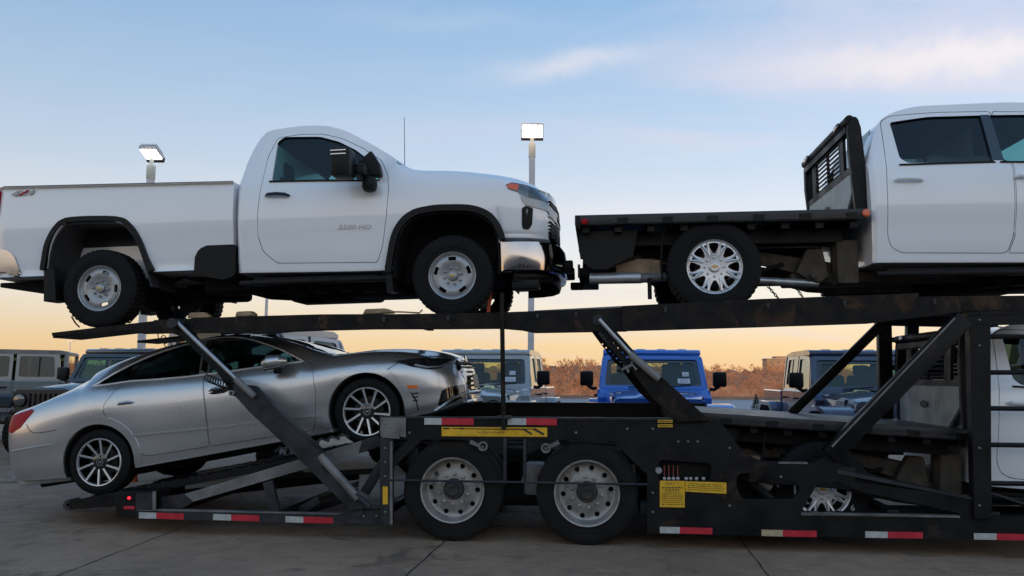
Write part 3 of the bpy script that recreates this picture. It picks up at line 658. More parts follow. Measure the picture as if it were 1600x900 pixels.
def place(root, s, u, z, pitch):
    p = TO + SV * s + UV * u; root.location = (p.x, p.y, z); root.rotation_euler = (0, -R_(pitch), -YAW)

# ---- white regular cab pickup with bed
pk = empty('pickup_truck', (0, 0, 0), label='white single cab pickup with a long bed, riding on the rear of the upper deck', cat='pickup truck')
XR = -2.165
DOOR = [(-1.83, 1.915), (-1.90, 1.70), (-1.925, 1.36), (-1.945, 1.10), (-1.945, .86), (-1.895, .71), (-1.75, .585), (-.735, .555), (-.68, .72), (-.635, 1.02), (-.615, 1.28), (-.635, 1.43), (-.72, 1.60), (-.93, 1.76), (-1.15, 1.875), (-1.36, 1.935), (-1.6, 1.945)]
WIN = roundpoly([(-1.825, 1.425), (-1.825, 1.87), (-1.76, 1.925), (-1.38, 1.905), (-1.18, 1.84), (-1.0, 1.74), (-.83, 1.60), (-.72, 1.48), (-.71, 1.385)], .03)
sec = pickup_front(pk, M['white'], XR, [roundpoly(DOOR, .03)], [WIN], M['gloss_black'])
underbody(pk, XR, -3.61, -4.65, M['chassis'])
mirror(pk, -1); mirror(pk, 1)
MB().tube([(-.50, -.80, 1.50), (-.50, -.80, 2.06)], [.004, .0025], 6).build('antenna', M['plastic'], pk)
def bed_sec(x):
    t = 1.425 + (-2.2 - x) * .024; b = .545
    e = 1 if x > -4.68 else max(0, 1 - (-4.68 - x) / .12 * .06)
    return [(0, b), (.90 * e, b), (.975 * e, b + .04), (1.0 * e, b + .30), (1.018 * e, 1.05), (1.008 * e, 1.25), (.995 * e, t - .05), (.98 * e, t - .012), (.95 * e, t), (0, t)]
ARCH_R = [(-4.16, .40), (-4.155, .64), (-4.12, .86), (-4.03, 1.02), (-3.90, 1.07), (-3.45, 1.055), (-3.32, .985), (-3.23, .86), (-3.14, .64), (-3.06, .40)]
ARCH_R = grow(catmull(ARCH_R, 3), .020)
FLARE_R = [(-4.21, .60), (-4.20, .68), (-4.165, .88), (-4.06, 1.055), (-3.91, 1.112), (-3.43, 1.097), (-3.285, 1.02), (-3.19, .88), (-3.10, .66), (-3.04, .55)]
bed = raw(loft(bed_sec, -4.80, -2.205, .06, 0, extra=(-4.68, -4.74)))
bed = boolean(bed, MB().box((-3.45, 0, 1.4), (2.36, 1.66, 1.0)))
c = MB()
for s in (-1, 1):
    c.prism(ARCH_R, s * .52, s * 1.4)
    c.prism(roundpoly([(-2.595, .3), (-2.60, .70), (-2.515, .785), (-2.1, .785), (-2.1, .3)], .03), s * .93, s * 1.4)
bed = boolean(bed, c)
bd = link('bed', fin(bed, [M['white']]), pk)
text('lettering', '4X4', .075, M['rim_grey'], bd, (-4.60, -1.008, 1.385), (R_(90), R_(-1.4), 0), .004, .35, .002, 1.9)
MB().bar((-4.50, -1.013, 1.392), (-4.40, -1.013, 1.437), .004, .016).build('lettering', M['red_lens'], bd)
for s in (-1, 1):
    MB().prism(ring_poly(catmull(FLARE_R, 4), .05), s * .985, s * 1.032, ch=.006).build('wheel_arch_trim', M['plastic'], bd)
    liner(ARCH_R, s).build('wheel_arch_liner', M['steel_grey'], bd)
    MB().prism(roundpoly([(-2.61, .50), (-2.60, .71), (-2.515, .79), (-2.18, .79), (-2.18, .47), (-2.3, .44)], .03), s * .90, s * 1.0, ch=.01).build('corner_step', M['plastic'], bd)
    MB().prism([(-4.20, .62), (-4.09, .62), (-4.06, .29), (-4.19, .28)], s * .78, s * 1.015, ch=.005).build('mud_flap', M['plastic'], pk)
    MB().box((-4.765, s * .975, 1.33), (.07, .07, .26), ch=.02).build('taillight', M['red_lens'], pk)
    MB().prism(roundpoly([(-4.92, .60), (-4.90, .83), (-4.62, .83), (-4.53, .76), (-4.46, .58), (-4.50, .53), (-4.58, .6)], .03), s * .80, s * 1.01, ch=.02).build('bumper_corner', M['chrome'], pk)
    MB().tube([(-4.70, s * .985, 1.492), (-3.5, s * .985, 1.463), (-2.22, s * .985, 1.430)], .010, 6).build('bed_rail_cap', M['plastic'], bd)
MB().box((-4.80, 0, .68), (.22, 1.6, .18), ch=.03).build('rear_bumper', M['chrome'], pk)
MB().box((-4.60, 0, .50), (.55, 1.5, .05), ch=.01).build('tow_bar', M['chassis'], pk)
MB().box((-2.4, -.5, .43), (.5, .4, .16), ch=.03).build('heat_shield', M['chassis'], pk); MB().box((-2.95, .3, .45), (.7, .3, .2), ch=.05).build('muffler', M['chassis'], pk); MB().lathe([(.47, .20), (.48, .34), (.58, .39), (.68, .34), (.69, .20)], n=32, axis='z', c=(-4.2, 0, 0)).build('spare_wheel', M['rubber'], pk)
dr = [o for o in kids(pk) if o.name.startswith('door')][0]
text('lettering', '2500 HD', .062, M['satin'], dr, (-1.13, -1.018, .895), (R_(90), R_(2), 0), .004, .25, .001, 1.45)
for x in (0, -3.61):
    wheel('steel', pk, (x, -.88, .40), spin=R_(0 if x == 0 else 20)); wheel('steel', pk, (x, .88, .40), True, spin=R_(20))
place(pk, -.642, 1.005, 2.112, 1.84)

# ---- white crew cab with a black flat deck
def flatbed():
    r = empty('flatbed_truck', (0, 0, 0)); XC = -2.93; XA = -4.37
    rd = roundpoly([(-2.735, 1.90), (-2.765, 1.5), (-2.785, 1.25), (-2.80, .74), (-2.77, .64), (-2.68, .59), (-1.77, .57), (-1.71, .72), (-1.69, .95), (-1.67, 1.39), (-1.74, 1.955), (-2.2, 1.965), (-2.66, 1.95)], .04)
    fd = roundpoly([(-1.725, 1.955), (-1.655, 1.39), (-1.675, .95), (-1.695, .72), (-1.755, .57), (-.735, .555), (-.68, .72), (-.635, 1.02), (-.615, 1.28), (-.635, 1.43), (-.72, 1.60), (-.93, 1.76), (-1.15, 1.875), (-1.36, 1.935), (-1.6, 1.945)], .03)
    w1 = roundpoly([(-2.66, 1.88), (-2.64, 1.49), (-2.575, 1.435), (-1.81, 1.425), (-1.82, 1.915), (-2.3, 1.92)], .03)
    w2 = roundpoly([(-1.745, 1.42), (-1.77, 1.915), (-1.35, 1.905), (-1.15, 1.84), (-.97, 1.74), (-.80, 1.60), (-.70, 1.48), (-.70, 1.385)], .03)
    pickup_front(r, M['white'], XC, [rd, fd], [w1, w2], M['white'])
    underbody(r, XC, XA, XA - 1.2, M['frame_tan']); mirror(r, -1); mirror(r, 1)
    for s in (-1, 1):
        pb = boolean(raw(loft(pickup_section(XC), -2.3, -1.3, .05, -.003)), MB().prism([(-1.83, 1.44), (-1.73, 1.435), (-1.755, 1.92), (-1.84, 1.92)], s * .6, s * 1.3), 'INTERSECT'); link('pillar_trim', fin(pb, [M['gloss_black']]), r)
    xa, xb = XA - 1.30, XA + 1.39; hw = 1.045
    d = MB().box(((xa + xb) / 2, 0, .985), (xb - xa, 2 * hw - .1, .03)); d = d.build('deck', M['deck_steel'], r)
    for s in (-1, 1): MB().box(((xa + xb) / 2, s * (hw - .03), .95), (xb - xa, .06, .10), ch=.008).box(((xa + xb) / 2 + .1, s * (hw + .004), .925), (xb - xa - .5, .012, .02)).build('side_rail', M['deck_steel'], d)
    m = MB()
    for k in range(9): m.box((xa + .1 + k * .31, 0, .90), (.07, 1.96, .12))
    for k in range(6): m.box((xa + .45 + k * .42, -hw - .006, .935), (.10, .016, .06))
    m.build('crossmember', M['steel'], d)
    for s in (-1, 1): MB().box(((xa + xb) / 2, s * .42, .81), (xb - xa - .1, .09, .13)).box(((xa + xb) / 2, s * .74, .80), (xb - xa - .3, .03, .12)).build('subframe_rail', M['steel'], r)
    MB().box((xa + .03, 0, .93), (.05, 2.1, .13), ch=.01).build('rear_rail', M['steel'], d)
    MB().prism([(xa + .04, .87), (xa + .03, .68), (xa + .09, .55), (xa + .16, .50), (xa + .30, .50), (xa + .55, .62), (xa + .6, .87)], -.9, -.84).build('rear_gusset', M['steel'], r); MB().prism([(xa + .04, .87), (xa + .03, .68), (xa + .16, .50), (xa + .6, .87)], .84, .9).build('rear_gusset', M['steel'], r)
    MB().box((xa - .01, 0, .43), (.14, .16, .07), ch=.01).box((xa + .12, 0, .50), (.2, 1.3, .09), ch=.01).tube([(xa + .03, -.86, .42), (xa + .03, -.86, .55)], .012).build('tow_hitch', M['chassis'], r)
    for s in (-1, 1):
        MB().lathe([(0, .030), (-.016, .030), (-.024, .02)], n=20, c=(xa + .09, s * hw, .935)).build('marker_lamp', M['red_lens'], r) if s < 0 else None
        if s < 0: MB().lathe([(0, .036), (-.018, .036), (-.028, .022)], n=20, c=(xb - .02, s * hw, .955)).build('marker_lamp', M['orange_red'], r)
    MB().tube([(xa + .13, -.78, .42), (xa + .62, -.78, .42), (xa + .64, -.76, .42), (xa + 1.0, -.70, .44), (XC - .4, -.56, .36)], [.055, .055, .048, .038, .038], 20).build('exhaust_pipe', M['satin'], r)
    MB().prism([(xa + .39, .465), (xa + .39, .56), (xa + .47, .57), (xa + .60, .62), (xa + .84, .60), (xa + .84, .465)], -.70, -.60, ch=.006).build('wood_block', M['wood'], r)
    MB().tube([(xa + .86, -.9, .88), (xa + .83, -.92, .80), (xa + .81, -.93, .55), (xa + .82, -.93, .38)], .011, 6).tube([(xa + .70, -.9, .40), (xa + .70, -.9, .20)], .02, 8).build('air_hose', M['chassis'], r)
    for k in range(7):
        m = MB(); m.box((xa + .18 + k * .13, -.50, .72 - .02 * (k % 3)), (.09, .06, .10 + .05 * (k % 2)), Matrix.Rotation(.4 * k, 3, 'Y'), ch=.012); m.lathe([(0, .03), (-.03, .025)], n=12, c=(xa + .18 + k * .13, -.525, .72 - .02 * (k % 3)))
        m.build('bracket', M['chassis'], r)
    MB().prism([(XC - .62, .47), (XC - .50, .70), (XC - .36, .70), (XC - .30, .42), (XC - .40, .36), (XC - .50, .40)], -.62, -.50, ch=.01).lathe([(0, .03), (-.04, .026)], n=14, c=(XC - .46, -.63, .43)).build('spring_hanger', M['frame_tan'], r)
    MB().box((XC - .16, -.62, .55), (.20, .25, .42), ch=.02).box((XC - .25, -.3, .42), (.8, .5, .10), ch=.02).build('battery_box', M['frame_tan'], r)
    # headache rack: hooped legs, top bar, louvred window, lower board
    xk = xb - .02
    def hoop(s): return MB().prism([(xk - .03, .99), (xk - .07, 1.60), (xk - .07, 1.84), (xk - .045, 1.915), (xk - .0, 1.93), (xk + .03, 1.90), (xk + .045, 1.82), (xk + .075, 1.4), (xk + .09, .99)], s * .80, s * .88, ch=.012)
    rk = hoop(-1).build('headache_rack', M['steel'], r)
    hoop(1).build('leg', M['steel'], rk)
    MB().tube([(xk - .05, -.86, 1.90), (xk - .05, .86, 1.90)], .045, 12).box((xk - .05, 0, 1.82), (.05, 1.6, .06)).build('top_bar', M['steel'], rk)
    lv = MB()
    for z in [1.47 + .046 * k for k in range(8)]: lv.box((xk - .03, 0, z), (.035, .9, .014), Matrix.Rotation(R_(-30), 3, 'Y'))
    for y in (-.46, 0, .46): lv.box((xk - .03, y, 1.61), (.03, .035 if y else .012, .42))
    for y in (-.54, .54): lv.box((xk - .03, y, 1.61), (.03, .10, .40))
    lv.box((xk - .03, 0, 1.42), (.04, 1.6, .06)); lv.box((xk - .03, 0, 1.81), (.04, 1.6, .05)); lv.build('louvre', M['steel'], rk)
    bd = MB().prism([(-.79, .99 + .2), (-.79, 1.40), (.78, 1.40), (.74, .995), (-.55, .995)], xk - .045, xk - .02, axis='x').build('board', M['rack_board'], rk)
    bw = MB(); bow_tie(bw, 0, .10); me = bw.mesh('emblem', M['ink']); me.transform(Matrix.Translation((xk - .055, .05, 1.20)) @ Matrix.Rotation(R_(90), 4, 'Z')); link('emblem', me, bd)
    for y in (-.6, .6): MB().box((xk - .10, y, 1.90), (.03, .16, .05), ch=.012).build('work_light', M['gloss_black'], rk)
    wheel('alloy', r, (0, -.87, .49)); wheel('alloy', r, (0, .87, .49), True)
    r['rw'] = 1; a = wheel('alloy', r, (XA, -.87, .49)); b = wheel('alloy', r, (XA, .87, .49), True); del r['rw']
    return r
fb = flatbed(); tag(fb, 'white crew cab truck with empty black flatbed, riding high on the upper deck', 'flatbed truck', 'flatbed trucks on the carrier')
place(fb, 6.21, 1.015, 2.149, .7)
fb2 = dup(fb); tag(fb2, 'white crew cab flatbed truck on the lower deck, seen behind the ladder bars', 'flatbed truck', 'flatbed trucks on the carrier')
place(fb2, 7.10, 1.22, -.06, -3.0)
for k in kids(fb2):
    if k.name.startswith('wheel') and abs(k.location.x + 4.37) < .1: k.location.z -= .12; k.location.x += .05

# ------------------------------------------------------------------ silver fastback sedan on the lower rear ramp
def surf_y(sec, x, z):
    f = catmull(sec(x), 6); y = f[0][0]
    for a, b in zip(f[:-1], f[1:]):
        if a[1] <= z <= b[1] and b[1] > a[1]: y = a[0] + (b[0] - a[0]) * (z - a[1]) / (b[1] - a[1])
    return y
def sedan():
    r = empty('sedan', (0, 0, 0), label='silver fastback sedan nose up on the lower rear ramp of the carrier', cat='sedan')
    zt = [(-3.95, .60), (-3.925, .80), (-3.90, .96), (-3.87, 1.03), (-3.80, 1.05), (-3.6, 1.085), (-3.3, 1.185), (-3.0, 1.29), (-2.7, 1.372), (-2.4, 1.42), (-2.0, 1.445), (-1.6, 1.44), (-1.3, 1.405), (-1.0, 1.32), (-.7, 1.185), (-.42, 1.045), (-.3, .995), (-.15, .975), (.1, .96), (.35, .925), (.6, .865), (.78, .80), (.88, .74), (.93, .68), (.95, .60)]
    zb = [(-3.95, .34), (-3.85, .30), (-3.4, .25), (-2.4, .20), (-.4, .19), (.6, .19), (.95, .24)]
    ym = [(-3.95, .70), (-3.90, .77), (-3.8, .84), (-3.6, .885), (-3.3, .92), (-2.8, .935), (-1.5, .925), (0, .93), (.35, .92), (.6, .87), (.75, .80), (.87, .69), (.93, .58), (.95, .52)]
    zbl = [(-3.95, .58), (-3.88, .955), (-3.85, .99), (-3.6, 1.02), (-3.2, 1.075), (-2.85, 1.095), (-2.5, 1.075), (-2.14, 1.035), (-1.65, .995), (-.98, .955), (-.55, .93), (-.3, .925), (0, .905), (.4, .84), (.7, .74), (.88, .64), (.95, .53)]
    yrf = [(-3.95, .40), (-3.85, .60), (-3.4, .60), (-3.0, .58), (-2.5, .56), (-1.8, .57), (-1.2, .60), (-.8, .66), (-.45, .73), (-.2, .72), (.4, .62), (.95, .36)]
    def sec(x):
        t = pw(zt, x); b = pw(zb, x); w = pw(ym, x); g = min(pw(zbl, x), t - .03); yr = min(pw(yrf, x), w - .06)
        h = t - g; zh = g + h * .86 if h > .2 else g + h * .6
        zm = b + (g - b) * .34; zs = b + (g - b) * .80
        yg = w - .085 if h > .2 else w - .10
        fen = math.exp(-((x - 0) / .42) ** 2) * .018 + math.exp(-((x + 2.84) / .42) ** 2) * .02
        return [(0, b), (w - .14, b), (w - .035, b + .05), (w - .012, zm), (w - .004 + fen * .5, b + (g - b) * .52), (w - .02 + fen, zs), (yg, g), (max(yr, .1), zh), (max(yr - .17, .05), t - .018 if h > .1 else t - .008), (0, t)]
    outer = raw(loft(sec, -3.95, .95, .05, 0, extra=(-3.93, -3.88, -3.83, .93, .91, .88, .83), sub=4))
    inner = raw(loft(sec, -3.3, -.46, .06, .045, sub=3))
    body = boolean(outer, inner)
    def arch(cx, R): return [(cx + R * math.cos(R_(a)), .335 + R * 1.0 * math.sin(R_(a))) for a in range(-14, 195, 8)]
    c = MB()
    for s in (-1, 1):
        for cx in (0, -2.84): c.prism(arch(cx, .385) + [(cx - .36, .0), (cx + .36, .0)], s * .56, s * 1.3)
    body = boolean(body, c)
    # glass openings: quarter, rear door, front door
    W = [roundpoly([(-2.80, 1.14), (-2.62, 1.228), (-2.47, 1.285), (-2.47, 1.105), (-2.74, 1.115)], .012),
         roundpoly([(-2.42, 1.10), (-2.42, 1.302), (-2.2, 1.352), (-1.95, 1.380), (-1.72, 1.382), (-1.70, 1.025)], .02),
         roundpoly([(-1.60, 1.02), (-1.62, 1.38), (-1.45, 1.362), (-1.22, 1.298), (-1.0, 1.202), (-.80, 1.09), (-.64, .975)], .02)]
    c = MB()
    for w in W: c.prism(w, -1.3, 1.3)
    body = boolean(body, c)
    body = boolean(body, MB().prism([(-1.22, 1.6), (-1.22, 1.29), (-1.0, 1.22), (-.7, 1.10), (-.50, 1.0), (-.46, .98), (-.36, 1.03), (-.30, 1.2)], -.60, .60))
    body = boolean(body, MB().prism([(-3.45, 1.5), (-3.42, 1.03), (-3.0, 1.13), (-2.62, 1.24), (-2.62, 1.6)], -.50, .50))
    RD = roundpoly([(-2.50, 1.32), (-2.50, 1.09), (-2.60, 1.0), (-2.695, .90), (-2.705, .83), (-2.62, .66), (-2.52, .48), (-2.42, .36), (-2.31, .305), (-1.66, .285), (-1.64, .66), (-1.645, 1.0), (-1.655, 1.408), (-1.95, 1.41), (-2.25, 1.375)], .03)
    FD = roundpoly([(-1.645, 1.408), (-1.635, 1.0), (-1.63, .66), (-1.65, .285), (-.56, .25), (-.51, .42), (-.475, .64), (-.485, .90), (-.58, .965), (-.80, 1.115), (-1.0, 1.22), (-1.22, 1.325), (-1.45, 1.39)], .03)
    for dp, hx in ((RD, -2.58), (FD, -1.58)):
        for s in (-1, 1):
            dm = boolean(body.copy(), MB().prism(grow(dp, -.002), s * .5, s * 1.3), 'INTERSECT'); body = boolean(body, MB().prism(grow(dp, .003), s * .5, s * 1.3))
            d = link('door', line_cabin(dm, [M['silver'], M['interior']], -3.4, -.44, .75), r)
            z0 = .87 if hx < -2 else .835
            MB().tube([(hx, s * .905, z0), (hx + .06, s * .938, z0 + .012), (hx + .15, s * .942, z0 + .008), (hx + .22, s * .905, z0 - .012)], [.008, .017, .017, .008], 8).build('handle', M['chrome'], d)
            MB().prism([(hx + .0, z0 - .028), (hx + .06, z0 - .043), (hx + .15, z0 - .045), (hx + .21, z0 - .03), (hx + .15, z0 - .012), (hx + .06, z0 - .010)], s * .88, s * .924).build('handle_recess', M['gloss_black'], d)
    # sharp crease low on the doors
    link('body', line_cabin(body, [M['silver'], M['interior']], -3.4, -.44, .75), r)
    for s in (-1, 1):
        infl = raw(loft(sec, -2.6, -.3, .05, -.013, sub=4))
        cr = boolean(infl, MB().prism([(-2.50, .53), (-1.5, .445), (-.45, .375), (-.45, .39), (-1.5, .462), (-2.45, .545)], s * .6, s * 1.3), 'INTERSECT'); link('body_crease', fin(cr, [M['silver']]), r)
        LO = [(-2.86, 1.122), (-2.70, 1.110), (-2.42, 1.096), (-2.14, 1.060), (-1.65, 1.016), (-.98, .978), (-.58, .952)]
        UP = [(-2.86, 1.124), (-2.79, 1.155), (-2.62, 1.248), (-2.30, 1.350), (-1.95, 1.397), (-1.6, 1.400), (-1.4, 1.373), (-1.2, 1.313), (-1.0, 1.217), (-.8, 1.105), (-.6, .968)]
        for pl_, rad in ((LO, .0085), (UP, .0065)):
            MB().tube([(x, s * (surf_y(sec, x, z) + .003), z) for x, z in catmull(pl_, 5)], rad, 6).build('window_trim', M['bright_trim'], r)
        MB().tube([(x, s * (surf_y(sec, x, z) - .004), z) for x, z in catmull([(-3.86, .615), (-3.7, .612), (-3.5, .61), (-3.27, .60)], 4)], [.004, .012] + [.014] * 9 + [.012, .004][:2], 6).build('bumper_crease', M['silver'], r)
        MB().tube([(x, s * (surf_y(sec, x, z) + .0005), z) for x, z in catmull([(-3.60, .86), (-3.55, .78), (-3.45, .745), (-3.25, .74)], 4)], .0035, 5).build('panel_gap', M['plastic'], r)
        MB().tube([(x, s * (surf_y(sec, x, z) + .0005), z) for x, z in catmull([(.22, .68), (.32, .72), (.42, .765)], 4)], .0035, 5).build('panel_gap', M['plastic'], r)
        for w, mt in zip(W, ('glass_dark', 'glass', 'glass')):
            patch(sec, min(p[0] for p in w) - .03, max(p[0] for p in w) + .03, 6, 7, .018, s, .05, 4).build('side_window', M[mt], r)
        for xx in (-2.445, -1.65):
            pb = boolean(raw(loft(sec, -2.9, -1.3, .05, -.003, sub=4)), MB().prism([(xx - .035, 1.07 if xx > -2 else 1.12), (xx + .035, 1.03 if xx > -2 else 1.10), (xx + .035, 1.395 if xx > -2 else 1.30), (xx - .035, 1.395 if xx > -2 else 1.28)], s * .4, s * 1.3), 'INTERSECT'); link('pillar_trim', fin(pb, [M['gloss_black']]), r)
    # dark roof panel, windscreen, rear glass
    rp = boolean(raw(loft(sec, -2.7, -1.1, .05, -.004, sub=4)), MB().prism([(-2.62, -.50), (-1.2, -.60), (-1.2, .60), (-2.62, .50)], 1.15, 1.6, axis='z'), 'INTERSECT'); link('roof_panel', fin(rp, [M['gloss_black']]), r)
    patch(sec, -1.26, -.40, 7, 9, .010, 1, .05, 4, both=True).build('windscreen', M['glass_dark'], r)
    patch(sec, -3.48, -2.58, 7, 9, .010, 1, .05, 4, both=True).build('rear_window', M['glass_dark'], r)
    m = MB(); m.box((-1.8, 0, .30), (2.6, 1.5, .06)); m.box((-.62, 0, .82), (.36, 1.4, .20), ch=.05); m.box((-3.1, 0, .72), (.5, 1.4, .3), ch=.03); m.build('cabin_lining', M['interior'], r)
    for sx in (-1.62, -2.55):
        for y in (-.37, .37):
            m = MB(); m.box((sx + .24, y, .58), (.5, .48, .16), ch=.05); m.box((sx, y, .86), (.13, .46, .56), Matrix.Rotation(R_(-16), 3, 'Y'), ch=.05); m.box((sx - .10, y, 1.19), (.08, .24, .15), ch=.035); m.build('seat', M['seat'], r)
    MB().lathe([(0, .18), (.013, .17), (0, .16), (-.013, .17)], n=32, axis='x', c=(-.98, .37, .90), closed=True).build('steering_wheel', M['interior'], r)
    # taillights, headlights, markers
    for s in (-1, 1):
        tl = boolean(raw(loft(sec, -3.95, -3.3, .03, -.005, extra=(-3.93, -3.88), sub=4)), MB().prism([(-4.0, .88), (-3.80, .80), (-3.68, .84), (-3.52, .985), (-3.56, 1.01), (-3.84, .99), (-4.0, .99)], s * .3, s * 1.3), 'INTERSECT'); link('taillight', fin(tl, [M['red_lens']]), r)
        ifl = raw(loft(sec, .1, .95, .03, -.005, extra=(.93, .91), sub=4))
        hl = boolean(ifl.copy(), MB().prism([(.36, .775), (.60, .765), (.80, .735), (.885, .70), (.86, .66), (.78, .625), (.66, .635), (.52, .69)], s * .35, s * 1.3), 'INTERSECT'); h = link('headlight', fin(hl, [M['lens_dark']]), r)
        dl = boolean(raw(loft(sec, .1, .95, .03, -.009, sub=4)), MB().prism([(.54, .70), (.66, .652), (.78, .638), (.85, .665), (.87, .695), (.85, .69), (.835, .672), (.78, .652), (.67, .665), (.56, .708)], s * .35, s * 1.3), 'INTERSECT'); link('lamp_strip', fin(dl, [M['satin']]), h)
        mk = boolean(ifl.copy(), MB().prism(roundpoly([(.435, .515), (.55, .50), (.545, .47), (.46, .478)], .01), s * .5, s * 1.3), 'INTERSECT'); link('turn_signal', fin(mk, [M['amber']]), r)
        vt = MB()
        for zz, l in ((.43, .07), (.395, .06), (.36, .05)): vt.prism([(.47, zz), (.47 + l, zz - .004), (.47 + l, zz - .018), (.48, zz - .012)], s * .6, s * 1.3)
        vt.prism([(.465, .445), (.475, .445), (.51, .36), (.515, .25), (.505, .25), (.50, .35)], s * .6, s * 1.3)
        vv = boolean(ifl.copy(), vt, 'INTERSECT'); link('side_vent', fin(vv, [M['plastic']]), r)
        fg = boolean(ifl.copy(), MB().prism([(.70, .27), (.76, .40), (.83, .425), (1.0, .43), (1.0, .33), (.85, .27), (.74, .235)], s * .30, s * 1.3), 'INTERSECT'); link('bumper_intake', fin(fg, [M['gloss_black']]), r)
        MB().tube([(.66, s * .82, .215), (.74, s * .78, .25), (.84, s * .70, .31), (.93, s * .56, .335), (.985, s * .30, .335), (1.0, 0, .335)], [.010, .018, .02, .02, .018, .018], 8).build('chrome_lip', M['silver'], r)
        # mirror
        m = MB(); m.tube([(-.92, s * 1.02, .985), (-.86, s * 1.04, .99), (-.76, s * 1.03, .985), (-.70, s * 1.0, .975)], [.045, .072, .066, .03], 12)
        q = m.build('mirror', M['silver'], r)
        MB().box((-.80, s * .93, .925), (.10, .16, .05), Matrix.Rotation(R_(-30) * s, 3, 'X'), ch=.015).box((-.82, s * 1.02, .925), (.18, .12, .03), ch=.01).build('mirror_arm', M['gloss_black'], q)
        for cx in (0, -2.84):
            q2 = arch(cx, .377)
            m = MB(); m.prism(ring_poly(q2, .012), s * .57, s * .90); m.prism(arch(cx, .383), s * .565, s * .575); m.build('wheel_arch_liner', M['chassis'], r)
            lipm = boolean(raw(loft(sec, cx - .55, cx + .55, .04, -.010, sub=4)), MB().prism(ring_poly(arch(cx, .425), .075), s * .6, s * 1.3), 'INTERSECT'); link('wheel_arch_lip', fin(lipm, [M['silver']]), r)
    # grille: black shell with rows of chrome diamonds
    gp = [(.60, .70), (.66, .735), (.42, .725), (.30, .5), (.26, .33)]
    ifl = raw(loft(sec, .5, .95, .03, -.004, extra=(.93,), sub=4))
    g = boolean(ifl.copy(), MB().prism([(-.55, .60), (-.40, .70), (0, .735), (.40, .70), (.55, .60), (.40, .42), (.34, .33), (-.34, .33), (-.40, .42)], .6, 1.2, axis='x'), 'INTERSECT')
    gr = link('grille', fin(g, [M['gloss_black']]), r); m = MB()
    for i in range(7):
        for j in range(-6, 7):
            z = .36 + i * .05; y = (j + .5 * (i % 2)) * .075
            if abs(y) < .5 - max(0, (.5 - z)) * .8: m.prism([(y - .013, z), (y, z + .012), (y + .013, z), (y, z - .012)], .955 - abs(y) * .06 - (z - .5) * .10 if z > .5 else .957 - abs(y) * .06, .972 - abs(y) * .06, axis='x')
    m.build('grille_mesh', M['rim_grey'], gr)
    for s in (-1, 1): MB().tube([(.905, s * .34, .72), (.86, s * .56, .66), (.85, s * .58, .60), (.93, s * .42, .42), (.97, s * .34, .33)], .008, 8).build('grille_trim', M['silver'], gr)
    MB().lathe([(0, .05), (.012, .045)], n=24, axis='x', c=(.925, 0, .70)).build('emblem', M['chrome'], r)
    MB().box((1.0, 0, .45), (.012, .31, .155), ch=.004).build('number_plate', M['paper'], r)
    MB().box((.90, 0, .24), (.12, 1.1, .05), ch=.015).build('lower_lip', M['gloss_black'], r)
    MB().prism([(-3.96, .36), (-3.80, .30), (-3.3, .24), (-3.3, .20), (-3.85, .24)], -.7, .7, ch=.01).build('rear_valance', M['satin'], r)
    m = MB(); m.box((-1.5, 0, .17), (3.6, 1.2, .07), ch=.02); m.tube([(-3.8, -.45, .22), (-1, -.3, .16)], .035); m.tube([(-2.84, -.75, .33), (-2.84, .75, .33)], .03); m.tube([(0, -.75, .33), (0, .75, .33)], .03); m.build('underbody', M['chassis'], r)
    for x in (0, -2.84):
        wheel('sedan', r, (x, -.80, .335), spin=R_(10 if x else 0)); wheel('sedan', r, (x, .80, .335), True)
    return r
sd_ = sedan(); place(sd_, -1.479, 1.20, .857, 11.14)

# ------------------------------------------------------------------ the car carrier trailer
tr = empty('car_carrier_trailer', tuple(TO), (0, 0, -YAW), 'long black two deck car carrier trailer loaded with trucks and a sedan', 'trailer')
def pp(pts, u=0.0): return [Q(x, y, u) for x, y in pts]
def plate(nm, pts, mat, u0=0.0, th=.05, par=None, ch=.003):
    return MB().prism(pp(pts, u0), u0, u0 + th, ch=ch).build(nm, M[mat], par or tr, ang=25)
def P3(px, py, u): s, z = Q(px, py, u); return (s, u, z)
def beam(nm, a, b, w, h, u, mat, par=None, ch=.006):
    # square tube between two picture points in the plane u
    return MB().bar(P3(*a, u), P3(*b, u), w, h, ch=ch).build(nm, M[mat], par or tr)
def rod(nm, a, b, r, u, mat, par=None, n=14, r2=None):
    return MB().tube([P3(*a, u), P3(*b, u)], [r, r2 or r], n).build(nm, M[mat], par or tr)

# -- side frame over the wheels, near and far
side = MB(); side.prism(pp([(592, 653), (1102, 656), (1128, 662), (1140, 676), (1150, 692), (1166, 709), (1186, 719), (1222, 724), (1270, 724), (1290, 712), (1299, 712), (1330, 752), (1522, 778), (1522, 806), (1600, 808), (1660, 810), (1660, 845), (1011, 834), (1011, 742), (958, 690), (870, 687), (660, 687), (611, 734), (611, 712), (638, 687), (592, 685)]), 0, .055)
cutm = MB(); cutm.prism(roundpoly(pp([(1029, 718), (1112, 724), (1110, 752), (1029, 752)]), .05), -.1, .2)
cutm.prism(roundpoly(pp([(1152, 740), (1188, 738), (1252, 757), (1243, 780), (1160, 780), (1150, 760)]), .08), -.1, .2)
cutm.prism(roundpoly(pp([(1250, 803), (1278, 755), (1310, 752), (1345, 768), (1500, 802), (1500, 806)]), .012), -.1, .2)
sf = link('side_frame', fin(boolean(side, cutm), [M['steel']], ang=25), tr)
plate('frame_lip', [(592, 650.5), (1104, 653.5), (1104, 657), (592, 654)], 'steel_grey', -.012, .075, sf)
MB().prism(pp([(1252, 802), (1500, 806), (1500, 809), (1252, 805)], -.01), -.01, .07).build('pale_ledge_strip', M['steel_light'], sf)
